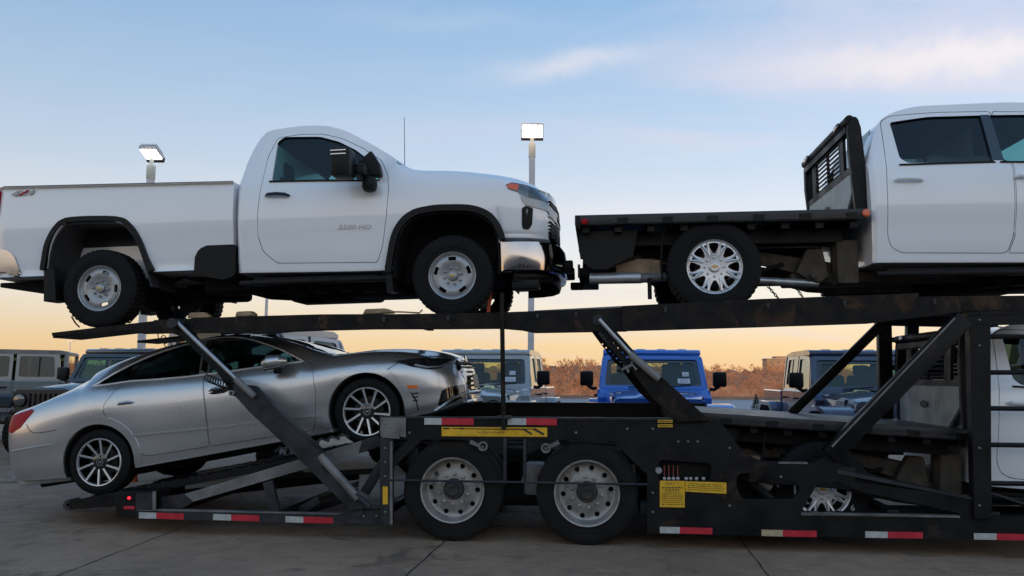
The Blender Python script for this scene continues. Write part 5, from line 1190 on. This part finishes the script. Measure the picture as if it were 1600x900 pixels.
# far apartment block above the trees
bl = empty('apartment_building', (157, 470, -2.9), (0, 0, R_(-8)), 'low brown apartment block rising beyond the trees on the far shore', 'building')
MBR = simple('brown_brick', (.30, .20, .13), .9, amt=.15, scale=.3); MWD = simple('far_window', (.12, .10, .09), .3, amt=.2)
w_ = MB().box((3, 0, 7.2), (34, 16, 15.2)).build('wall', MBR, bl)
MB().box((-2, 0, 15.2), (14, 12, 2.4)).box((8, 0, 15.6), (5, 6, 3.4)).build('roof_house', MBR, bl); MB().box((3, 0, 14.95), (34.8, 16.8, .4)).build('roof', MK, bl)
mw = MB()
for f in range(5):
    for c_ in range(9):
        mw.box((-11.5 + c_ * 3.6, -8.02, 1.8 + f * 2.8), (1.7, .1, 1.3))
        if c_ < 4: mw.box((-14.02, -6 + c_ * 4, 1.8 + f * 2.8), (.1, 1.6, 1.3))
for i_ in range(1): mw.build('window', MWD, bl)
# young spruce at the edge of the lot
random.seed(21)
p = AT(1182, 640, 27.0); sp = empty('spruce_sapling', (p.x, p.y, .09), label='small dark spruce sapling growing at the edge of the lot before the river', cat='tree')
MSP = simple('spruce_needles', (.05, .06, .035), .9, amt=.4, scale=8)
MB().tube([(0, 0, 0), (0, 0, .95)], [.025, .006], 6).build('trunk', M['hub_dirty'], sp)
m = MB()
for k in range(260):
    t = random.random() ** .8; z = .08 + .84 * t; rr = .42 * (1 - t) + .03; an = random.uniform(0, 6.283); l = rr * random.uniform(.5, 1.1); w = .018
    d = Vector((math.cos(an), math.sin(an), -.15 + .3 * t)); s = Vector((-math.sin(an), math.cos(an), .2)); b0 = Vector((0, 0, z))
    m.add([b0 + d * l * .25 - s * w, b0 + d * l * .25 + s * w * 1.5 + Vector((0, 0, .02)), b0 + d * l], [(0, 1, 2)])
m.build('crown', MSP, sp, smooth=False)
# orange marker cone behind the sedan
cp = GR(208, 763); co = empty('traffic_cone', (cp.x, cp.y, .0), label='small orange traffic cone on the concrete behind the rear wheel of the sedan', cat='traffic cone')
MB().lathe([(.03, .075), (.28, .022), (.29, .016)], n=24, axis='z').build('cone', M['strap_red'], co); MB().box((0, 0, .015), (.22, .22, .03), ch=.008).build('base', M['strap_red'], co)

# ---- floodlight poles
def lamp(px, y, top, rot, label, lit=True, tilt=-35, w=.125, round_=False, far=False, hs=1.0, slim=False):
    p = AT(px, 540, y); r = empty('light_pole', (p.x, p.y, .05), (0, 0, R_(rot)), label, 'light pole', 'floodlight poles around the lot')
    if round_: MB().tube([(0, 0, 0), (0, 0, top)], [w * .5, w * .42], 12).build('pole', M['pole'], r)
    else: MB().prism([(-w / 2, -w / 2), (w / 2, -w / 2), (w / 2, w / 2), (-w / 2, w / 2)], 0, top, axis='z', ch=.008).build('pole', M['pole'], r)
    MB().box((0, 0, .02), (.35, .35, .05), ch=.01).build('base_plate', M['pole'], r)
    MB().box((0, 0, top - .12), (w * 1.12, w * 1.12, .30), ch=.01).tube([(0, 0, top), (0, 0, top + .16)], .04, 10).build('collar', M['pole_cap'], r)
    T_ = Matrix.Translation((0, -.02, top + .30)) @ Matrix.Rotation(R_(tilt), 4, 'X') @ Matrix.Diagonal((hs * (.56 if slim else 1), hs, hs * .8, 1))
    h = MB().box((0, 0, 0), (.43, .29, .06), ch=.015)
    for k in range(9): h.box((-.18 + k * .045, 0, .055), (.008, .25, .04))
    bmesh.ops.transform(h.bm, matrix=T_, verts=h.bm.verts); h = h.build('lamp_head', M['satin'], r)
    vz = MB().box((0, .155, -.03), (.43, .05, .09), ch=.01); bmesh.ops.transform(vz.bm, matrix=T_, verts=vz.bm.verts); vz.build('visor', M['steel_grey'], h)
    bp = MB().box((0, 0, -.034), (.40, .26, .012)); bmesh.ops.transform(bp.bm, matrix=T_, verts=bp.bm.verts); bp.build('reflector', M['bright_trim'], h)
    l = MB()
    for a in range(4):
        for b in range(2): l.box((-.150 + a * .100, -.062 + b * .124, -.047), (.086, .110, .02), ch=.012)
    bmesh.ops.transform(l.bm, matrix=T_, verts=l.bm.verts); l.build('led_panel', M['lamp_lit'], h)
    return r
lamp(221, 16.8, 5.72, 0, 'square light pole with its lit floodlight turned aside, rising behind the white pickup bed', tilt=-17, hs=1.5, slim=True)
lamp(829.5, 17.0, 6.30, 0, 'square light pole with a lit floodlight facing the camera, between the two upper trucks', tilt=-62, hs=1.08)
lamp(414, 33.0, 7.0, 10, 'thin round light pole far behind the cab of the white pickup', w=.13, round_=True)
lamp(1541, 16.5, 6.0, 40, 'light pole mostly hidden behind the upper flatbed truck cab', w=.12)
tp = AT(107, 575, 150); t = MB().tube([(tp.x, tp.y, -6.2), (tp.x, tp.y, 7.0)], [.14, .10], 8).box((tp.x, tp.y, 7.0), (1.2, .3, .2)).build('utility_pole', M['pole'])
tag(t, 'thin distant mast standing beyond the parked jeeps', 'pole')
MB

# ------------------------------------------------------------------ parked off-road pickups
def rounded(poly, r=.03): return roundpoly(poly, r, 3)
def offroader(paint, roofm, label, loc, yaw, stickers=True, tinted=False, bed=True):
    rx = -3.49 if bed else -2.52
    r = empty('offroad_pickup', loc, (0, 0, yaw), label, 'off-road pickup', 'off-road pickups parked behind the carrier'); r.scale = (1.0, 1.10, 1.0)
    P = M[paint]
    # tub and doors
    def hx(x): return 1.27 if x < -.8 else 1.27
    body = raw(MB().prism([(-.55, .62), (-.62, 1.16), (-.84, 1.285), (-2.80, 1.285), (-2.84, 1.24), (-2.84, .60)], -.79, .79, ch=.035))
    c = MB()
    body = boolean(body, MB().box((-1.85, 0, 1.25), (1.85, 1.44, 1.1)))
    doors = []
    for dp in (rounded([(-.98, 1.32), (-.94, .72), (-1.02, .62), (-1.82, .62), (-1.87, .72), (-1.89, 1.32)]), rounded([(-1.93, 1.32), (-1.91, .72), (-1.96, .62), (-2.42, .62), (-2.62, .86), (-2.74, 1.0), (-2.76, 1.32)])):
        for s in (-1, 1):
            dm = boolean(body.copy(), MB().prism(grow(dp, -.004), s * .6, s * 1), 'INTERSECT'); body = boolean(body, MB().prism(grow(dp, .004), s * .6, s * 1)); doors.append((dm, s, dp))
    bo = link('body', fin(body, [P]), r)
    tops = [rounded([(-1.01, 1.27), (-1.06, 1.33), (-1.24, 1.80), (-1.88, 1.83), (-1.88, 1.27)], .03), rounded([(-1.94, 1.27), (-1.94, 1.83), (-2.72, 1.83), (-2.76, 1.27)], .03)]
    wins = [rounded([(-1.16, 1.36), (-1.29, 1.75), (-1.82, 1.77), (-1.82, 1.35)], .05), rounded([(-2.0, 1.35), (-2.0, 1.77), (-2.62, 1.77), (-2.66, 1.35)], .05)]
    for i, (dm, s, dp) in enumerate(doors):
        d = link('door', fin(dm, [P]), r); x = max(p[0] for p in dp) if False else min(p[0] for p in dp)
        MB().tube([(x + .08, s * .80, 1.14), (x + .11, s * .835, 1.14), (x + .22, s * .835, 1.14), (x + .25, s * .80, 1.14)], .014, 6).build('handle', M['plastic'], d)
        # door frame with window
        t_ = 0 if i < 2 else 1
        fr = MB().prism(tops[t_], -.02, .02); fr = boolean(fr, MB().prism(wins[t_], -.1, .1))
        tl = Matrix.Translation((0, s * .745, 0)) @ Matrix.Translation((0, 0, 1.27)) @ Matrix.Rotation(R_(6.5) * s, 4, 'X') @ Matrix.Translation((0, 0, -1.27)); fr.transform(tl)
        f = link('window_frame', fin(fr, [P]), d)
        gl = MB().prism(grow(wins[t_], .012), -.003, .003); bmesh.ops.transform(gl.bm, matrix=tl, verts=gl.bm.verts); gl.build('side_window', M['glass'] if not tinted else M['glass_dark'], d)
        if t_: 
            pl_ = MB().box((-2.36, 0, 1.55), (.03, .016, .44)); bmesh.ops.transform(pl_.bm, matrix=tl, verts=pl_.bm.verts); pl_.build('window_bar', M['plastic'], d)
    # roof and rear wall of the hard top
    rf = raw(MB().prism([(-1.20, 1.835), (-1.22, 1.885), (-1.35, 1.905), (-2.4, 1.90), (-2.83, 1.875), (-2.87, 1.84), (-2.86, 1.80), (-1.22, 1.80)], -.705, .705, ch=.02)); 
    rr = link('roof', fin(rf, [M[roofm]]), r)
    for y in (-.45, -.15, .15, .45): MB().prism([(-1.32, 1.90), (-2.70, 1.893), (-2.70, 1.905), (-1.34, 1.913)], y - .06, y + .06, ch=.004).build('roof_rib', M[roofm], rr)
    rw = MB().prism([(-.77, 1.28), (.77, 1.28), (.70, 1.86), (-.70, 1.86)], -2.87, -2.80, axis='x', ch=.015); rw = boolean(rw, MB().prism(rounded([(-.60, 1.38), (.60, 1.38), (.57, 1.80), (-.57, 1.80)], .05), -3, -2.7, axis='x')); link('rear_wall', fin(rw, [M[roofm]]), r)
    MB().box((-2.84, 0, 1.59), (.006, 1.24, .44)).build('rear_window', M['glass_jeep'], r)
    # windscreen frame
    def wsl(x, z, y): return None
    fr = MB().prism(rounded([(-.775, 0), (.775, 0), (.715, .625), (-.715, .625)], .06), -.03, .03, axis='x', ch=.012)
    fr = boolean(fr, MB().prism(rounded([(-.685, .075), (.685, .075), (.640, .545), (-.640, .545)], .05), -.1, .1, axis='x'))
    tl = Matrix.Translation((-.90, 0, 1.245)) @ Matrix.Rotation(R_(-28), 4, 'Y'); fr.transform(tl); link('windscreen_frame', fin(fr, [P]), r)
    gl = MB().prism(rounded([(-.70, .06), (.70, .06), (.655, .56), (-.655, .56)], .05), -.004, .004, axis='x'); bmesh.ops.transform(gl.bm, matrix=tl, verts=gl.bm.verts); wsg = gl.build('windscreen', M['glass_jeep'], r)
    bd = MB().prism(rounded([(-.70, .06), (.70, .06), (.655, .56), (-.655, .56)], .05), .006, .009, axis='x'); bd = boolean(bd, MB().prism(rounded([(-.625, .11), (.625, .11), (.585, .49), (-.585, .49)], .05), -.1, .1, axis='x')); bd.transform(tl); link('glass_border', fin(bd, [M['gloss_black']]), wsg)
    for y in (-.35, .12):
        w = MB().bar((.035, y, .045), (.035, y + .42, .085), .012, .012); bmesh.ops.transform(w.bm, matrix=tl, verts=w.bm.verts); w.build('wiper', M['plastic'], r)
    if stickers:
        for (y, z, a, b_) in ((.47, .29, .09, .075), (.44, .17, .17, .085)):
            s_ = MB().box((.012, y, z), (.002, a, b_)); q = MB()
            bmesh.ops.transform(s_.bm, matrix=tl, verts=s_.bm.verts); so = s_.build('window_sticker', M['sticker_white'], wsg)
            for k in range(3): q.box((.0145, y, z - b_ * .25 + k * b_ * .25), (.001, a * .75, b_ * .07))
            bmesh.ops.transform(q.bm, matrix=tl, verts=q.bm.verts); q.build('sticker_print', M['steel_light'], so)
    # hood with bulge, seven slot grille, round lamps
    hd = MB(); secs = []
    for x, w, z in ((-.86, .70, 1.275), (-.5, .665, 1.262), (0, .61, 1.235), (.35, .565, 1.20), (.50, .54, 1.165), (.56, .52, 1.08)):
        secs.append([(x, -w, .80), (x, -w, z - .10), (x, -w + .03, z - .035), (x, -w + .12, z - .015), (x, -.30, z), (x, -.24, z + .028), (x, 0, z + .034), (x, .24, z + .028), (x, .30, z), (x, w - .12, z - .015), (x, w - .03, z - .035), (x, w, z - .10), (x, w, .80)])
    n = len(secs[0]); hd.add([p for s in secs for p in s], [(i * n + k, i * n + (k + 1) % n, (i + 1) * n + (k + 1) % n, (i + 1) * n + k) for i in range(len(secs) - 1) for k in range(n)] + [tuple(range(n)), tuple((len(secs) - 1) * n + k for k in range(n))])
    h = hd.build('bonnet', P, r, ang=40)
    MB().box((-.30, 0, 1.285), (.12, .30, .02), ch=.005).build('bonnet_vent', M['plastic'], h)
    for y in (-.60, .60): MB().box((.15, y * .96, 1.13), (.05, .04, .08), ch=.008).build('bonnet_latch', M['plastic'], h)
    gb = raw(MB().prism(rounded([(-.60, 1.08), (-.55, 1.16), (.55, 1.16), (.60, 1.08), (.54, .74), (-.54, .74)], .06), .545, .60, axis='x', ch=.012))
    sl = MB()
    for k in range(-3, 4): sl.prism(rounded([(k * .088 - .026, .82), (k * .088 + .026, .82), (k * .088 + .026, 1.10), (k * .088 - .026, 1.10)], .02), .5, .7, axis='x')
    gb = boolean(gb, sl); gg = link('grille', fin(gb, [P]), r); MB().box((.54, 0, .95), (.02, .75, .36)).build('grille_backing', M['plastic'], gg)
    for y in (-.445, .445):
        l = MB().lathe([(0, .11), (.03, .105), (.045, .08)], n=32, axis='x', c=(.59, y, .985)).build('headlight', M['lens'], r); MB().lathe([(0, .118), (.035, .118), (.035, .10), (0, .10)], n=32, axis='x', c=(.59, y, .985), closed=True).build('lamp_ring', M['plastic'], l)
    # fenders, bumper, mirrors, bed, wheels
    for s in (-1, 1):
        f = [(-.62, .70), (-.56, .86), (-.40, .99), (-.10, 1.055), (.35, 1.055), (.55, 1.01), (.62, .93), (.64, .86)]
        MB().prism(ring_poly(f, .06), s * .56, s * .945, ch=.015).build('fender', P if paint != 'jeep_black' else M['plastic'], r)
        MB().prism([(-.60, .70), (-.84, .70), (-.84, 1.18), (-.60, 1.14)], s * .60, s * .78).build('cowl_side', P, r)
        MB().box((-.10, s * .545, .90), (1.2, .04, .36)).build('inner_fender', M['plastic'], r)
        f2 = [(x + rx + 3.49, z) for x, z in [(-4.10, .70), (-4.02, .90), (-3.86, 1.02), (-3.14, 1.02), (-2.98, .92), (-2.90, .74)]]
        MB().prism(ring_poly(f2, .06), s * .72, s * .945, ch=.015).build('fender', P if paint != 'jeep_black' else M['plastic'], r)
        mm_ = MB().box((-1.0, s * .945, 1.43), (.12, .19, .235), ch=.03).build('mirror', M['plastic'], r)
        MB().tube([(-.98, s * .80, 1.28), (-.98, s * .86, 1.27), (-.99, s * .93, 1.32)], .028, 8).box((-1.065, s * .945, 1.43), (.004, .15, .18)).build('mirror_arm', M['plastic'], mm_)
        MB().box((-1.9, s * .80, .58), (2.1, .10, .08), ch=.02).build('side_step', M['plastic'], r)
    if bed: bedm = boolean(MB().prism([(-2.92, .62), (-2.92, 1.25), (-4.45, 1.25), (-4.47, .66), (-4.3, .60)], -.79, .79, ch=.02), MB().box((-3.68, 0, 1.3), (1.42, 1.40, .9)).prism([(-4.02, .2), (-4.02, .84), (-3.85, .97), (-3.13, .97), (-2.97, .84), (-2.97, .2)], -1, -.64).prism([(-4.02, .2), (-4.02, .84), (-3.85, .97), (-3.13, .97), (-2.97, .84), (-2.97, .2)], .64, 1))
    if bed: link('bed', fin(bedm, [P]), r)
    for s in (-1, 1): MB().box((-4.46 if bed else -2.87, s * .72, 1.08), (.05, .12, .22), ch=.02).build('taillight', M['red_lens'], r)
    MB().box((.74, 0, .68), (.18, 1.64, .17), ch=.03).box((.78, 0, .80), (.08, .9, .06), ch=.02).build('bumper', M['plastic'], r)
    for y in (-.52, .52): MB().lathe([(0, .05), (.02, .045)], n=20, axis='x', c=(.825, y, .69)).build('fog_lamp', M['lens'], r)
    MB().box((-1.8 if bed else -1.1, 0, .52), (4.6 if bed else 3.2, 1.0, .12), ch=.03).build('underbody', M['chassis'], r)
    m = MB().box((-.98, 0, 1.16), (.28, 1.36, .22), ch=.04); m.box((-1.9, 0, .72), (1.9, 1.4, .06)); m.build('dashboard', M['interior'], r)
    for x in (-1.62, -2.50):
        for y in (-.36, .36): MB().box((x + .24, y, .90), (.5, .48, .16), ch=.04).box((x, y, 1.22), (.14, .46, .60), Matrix.Rotation(R_(-12), 3, 'Y'), ch=.05).box((x - .09, y, 1.60), (.09, .25, .18), ch=.04).build('seat', M['seat'], r)
    MB().box((-1.30, 0, 1.72), (.03, .26, .07), ch=.015).tube([(-1.28, 0, 1.72), (-1.22, 0, 1.80)], .012, 6).build('rear_view_mirror', M['interior'], r)
    MB().tube([(-1.30, -.60, 1.79), (-1.30, .60, 1.79)], .02, 8).tube([(-2.0, -.62, .8), (-2.0, -.60, 1.79), (-2.0, .60, 1.79), (-2.0, .62, .8)], .035, 8).build('roll_bar', M['interior'], r)
    MB().lathe([(0, .18), (.013, .17), (0, .16), (-.013, .17)], n=24, axis='x', c=(-1.18, .36, 1.22), closed=True).build('steering_wheel', M['interior'], r)
    for x in (0, rx):
        wheel('jeep', r, (x, -.80, .40)); wheel('jeep', r, (x, .80, .40), True)
    return r
def jeep_at(px, Y, h, **k):
    # px: picture column of the windscreen centre; h: degrees the nose turns toward the left of straight at the camera
    p = AT(px, 590, Y); a = R_(h); d = Vector((-math.sin(a), -math.cos(a)))
    o = Vector((p.x, p.y)) + d * .95            # windscreen base is 0.95 behind the front axle
    return offroader(loc=(o.x, o.y, .09), yaw=math.atan2(d.y, d.x), **k)
jeep_at(1020, 13.2, 6, paint='jeep_blue', roofm='jeep_blue', label='bright blue off-road pickup facing the camera behind the second lift arm')
jeep_at(1356, 12.6, 6, paint='jeep_navy', roofm='jeep_navy', label='dark navy off-road pickup behind the diagonal braces and far posts', stickers=False)
jeep_at(752, 14.0, 9, paint='jeep_sand', roofm='jeep_sand', label='pale grey off-road pickup right in front of the sedan nose, behind the thin upright post')
jeep_at(172, 15.4, 12, paint='jeep_black', roofm='jeep_black', label='black off-road pickup with a round headlight showing behind the sedan trunk', stickers=False)
p = AT(107, 560, 17.4); aa = R_(20); d = Vector((-math.cos(aa), -math.sin(aa))); o = Vector((p.x, p.y)) + d * 2.87 + Vector((d.y, -d.x)) * .72
offroader('jeep_grey', 'steel_light', 'grey off-road pickup seen side on at the far left edge, behind the black one', (o.x, o.y, .09), math.atan2(d.y, d.x), stickers=False, tinted=True)
p = AT(524, 540, 12.6); hh = R_(68); d = Vector((math.cos(hh), math.sin(hh))); o = Vector((p.x, p.y)) + d * 1.25 + Vector((-d.y, d.x)) * .72
ow = offroader('jeep_silver', 'jeep_silver', 'light silver off-road vehicle whose roof corner shows above the sedan windscreen', (o.x, o.y, .12), hh, stickers=False, bed=False); ow.scale = (1.06, 1.14, 1.08); ow.name = 'offroad_wagon'; ow['category'] = 'off-road vehicle'; del ow['group']

# ------------------------------------------------------------------ loose things on the upper deck
def on_deck(nm, px, py, u, size, rz, mat, label, cat, shape='wedge', group=None):
    s, z = Q(px, py, u); p = TO + SV * s + UV * u
    L_, W_, H_ = size
    o = MB().prism([(-L_ / 2, 0), (-L_ / 2 * .8, H_), (L_ / 2 * .5, H_ * 1.05), (L_ / 2, H_ * .45), (L_ / 2, 0)], -W_ / 2, W_ / 2, ch=.008).build(nm, M[mat])
    o.location = (p.x, p.y, z); o.rotation_euler = (R_(3), R_(-2), -YAW + rz); return tag(o, label, cat, group)
on_deck('wheel_chock', 312, 497, .25, (.22, .12, .055), .2, 'wood', 'weathered wooden chock on the upper deck right of the pickup rear wheels', 'wheel chock')
on_deck('wood_block', 385, 494.5, .20, (.18, .14, .05), -.1, 'wood', 'small wooden block on the upper deck midway under the pickup cab', 'wood block')
on_deck('folded_strap', 592, 490.5, .22, (.30, .16, .05), .1, 'wood', 'bundled tan webbing lying on the upper deck behind the pickup front wheel', 'strap')
def strap(nm, pts, mat, label, cat='tie-down strap', r=.008, w=None):
    P = [TO + SV * Q(x, y, u)[0] + UV * u + Vector((0, 0, Q(x, y, u)[1])) for x, y, u in pts]
    m = MB()
    if w:
        for a, b in zip(P[:-1], P[1:]): m.bar(a, b, w, .004)
    else: m.tube(P, r, 6)
    return tag(m.build(nm, M[mat]), label, cat)
strap('tie_down_strap', [(767, 445, .25), (765, 470, .20), (763, 488, .15)], 'strap_red', 'orange ratchet strap holding down the front wheel of the white pickup', w=.035)
strap('tie_down_strap', [(660, 484, .05), (655, 489, .05), (630, 487.5, .05), (596, 487, .1)], 'wood', 'thin loose cord running along the upper deck behind the pickup front wheel')
strap('tie_down_strap', [(112, 495, .10), (118, 505, .06), (124, 511, .04)], 'rubber', 'short black strap over the tread of the pickup rear wheel')
strap('tie_down_strap', [(222, 470, .25), (214, 492, .15), (202, 505, .08)], 'rusty', 'dark strap angling down in front of the pickup rear wheel', w=.03)
def chain(a, b, label):
    m = MB(); A = TO + SV * Q(a[0], a[1], a[2])[0] + UV * a[2] + Vector((0, 0, Q(*a)[1])); B = TO + SV * Q(b[0], b[1], b[2])[0] + UV * b[2] + Vector((0, 0, Q(*b)[1])); n = int((B - A).length / .028)
    d = (B - A).normalized(); q = d.to_track_quat('X', 'Z').to_matrix()
    for k in range(n):
        c = A.lerp(B, (k + .5) / n); rot = q @ Matrix.Rotation(R_(90 * (k % 2)), 3, 'X'); pts = [c + rot @ Vector((.021 * math.cos(t * math.pi / 5), .012 * math.sin(t * math.pi / 5), 0)) for t in range(11)]
        m.tube(pts, .0045, 5, cap=False)
    return tag(m.build('tie_down_chain', M['hub_dirty']), label, 'chain')
chain((1196, 443, .5), (1216, 466, .4), 'short steel chain nearest the rear wheel of the upper flatbed truck')
chain((1236, 438, .5), (1254, 464, .4), 'short steel chain under the spring hanger of the upper flatbed truck')
p = TO + SV * Q(325, 530, 1.5)[0] + UV * 1.5
pa = MB().prism([(-.16, -.13), (-.12, .13), (.18, .10), (.15, .02), (.19, -.06), (.10, -.12)], -.002, .002).build('paper_sheet', M['paper']); pa.location = (p.x, p.y, Q(325, 522, 1.5)[1] - .02); pa.rotation_euler = (0, 0, -YAW); tag(pa, 'pale torn sheet hanging from the far deck track above the sedan roof', 'paper')

# prototypes of wheels are used in place, nothing is left at the top level
for o in list(bpy.data.objects):
    if o.parent is None and o.type == 'EMPTY' and o.name.startswith('wheel'): raise RuntimeError('stray wheel')

# ------------------------------------------------------------------ unseen building added behind the camera to keep the low sun off the lot
sh = empty('added_shade_building', (5, -38, 0), (0, 0, 0), 'unseen long low grey building with wide dark windows, added to shade the lot', 'building')
MSH = simple('grey_cladding', (.34, .33, .32), .8, amt=.08, scale=.5)
MB().box((0, -10, 4.6), (190, 20, 9.2)).build('wall', MSH, sh); MB().box((0, -10, 9.3), (191, 21, .25)).build('roof', MK, sh)
for k in range(15): f = MB().box((-66 + k * 9.4, .06, 2.2), (6.6, .12, 3.4), ch=.02).build('window', M['plastic'], sh); MB().box((-66 + k * 9.4, .15, 2.2), (6.2, .04, 3.1)).build('pane', M['gloss_black'], f)
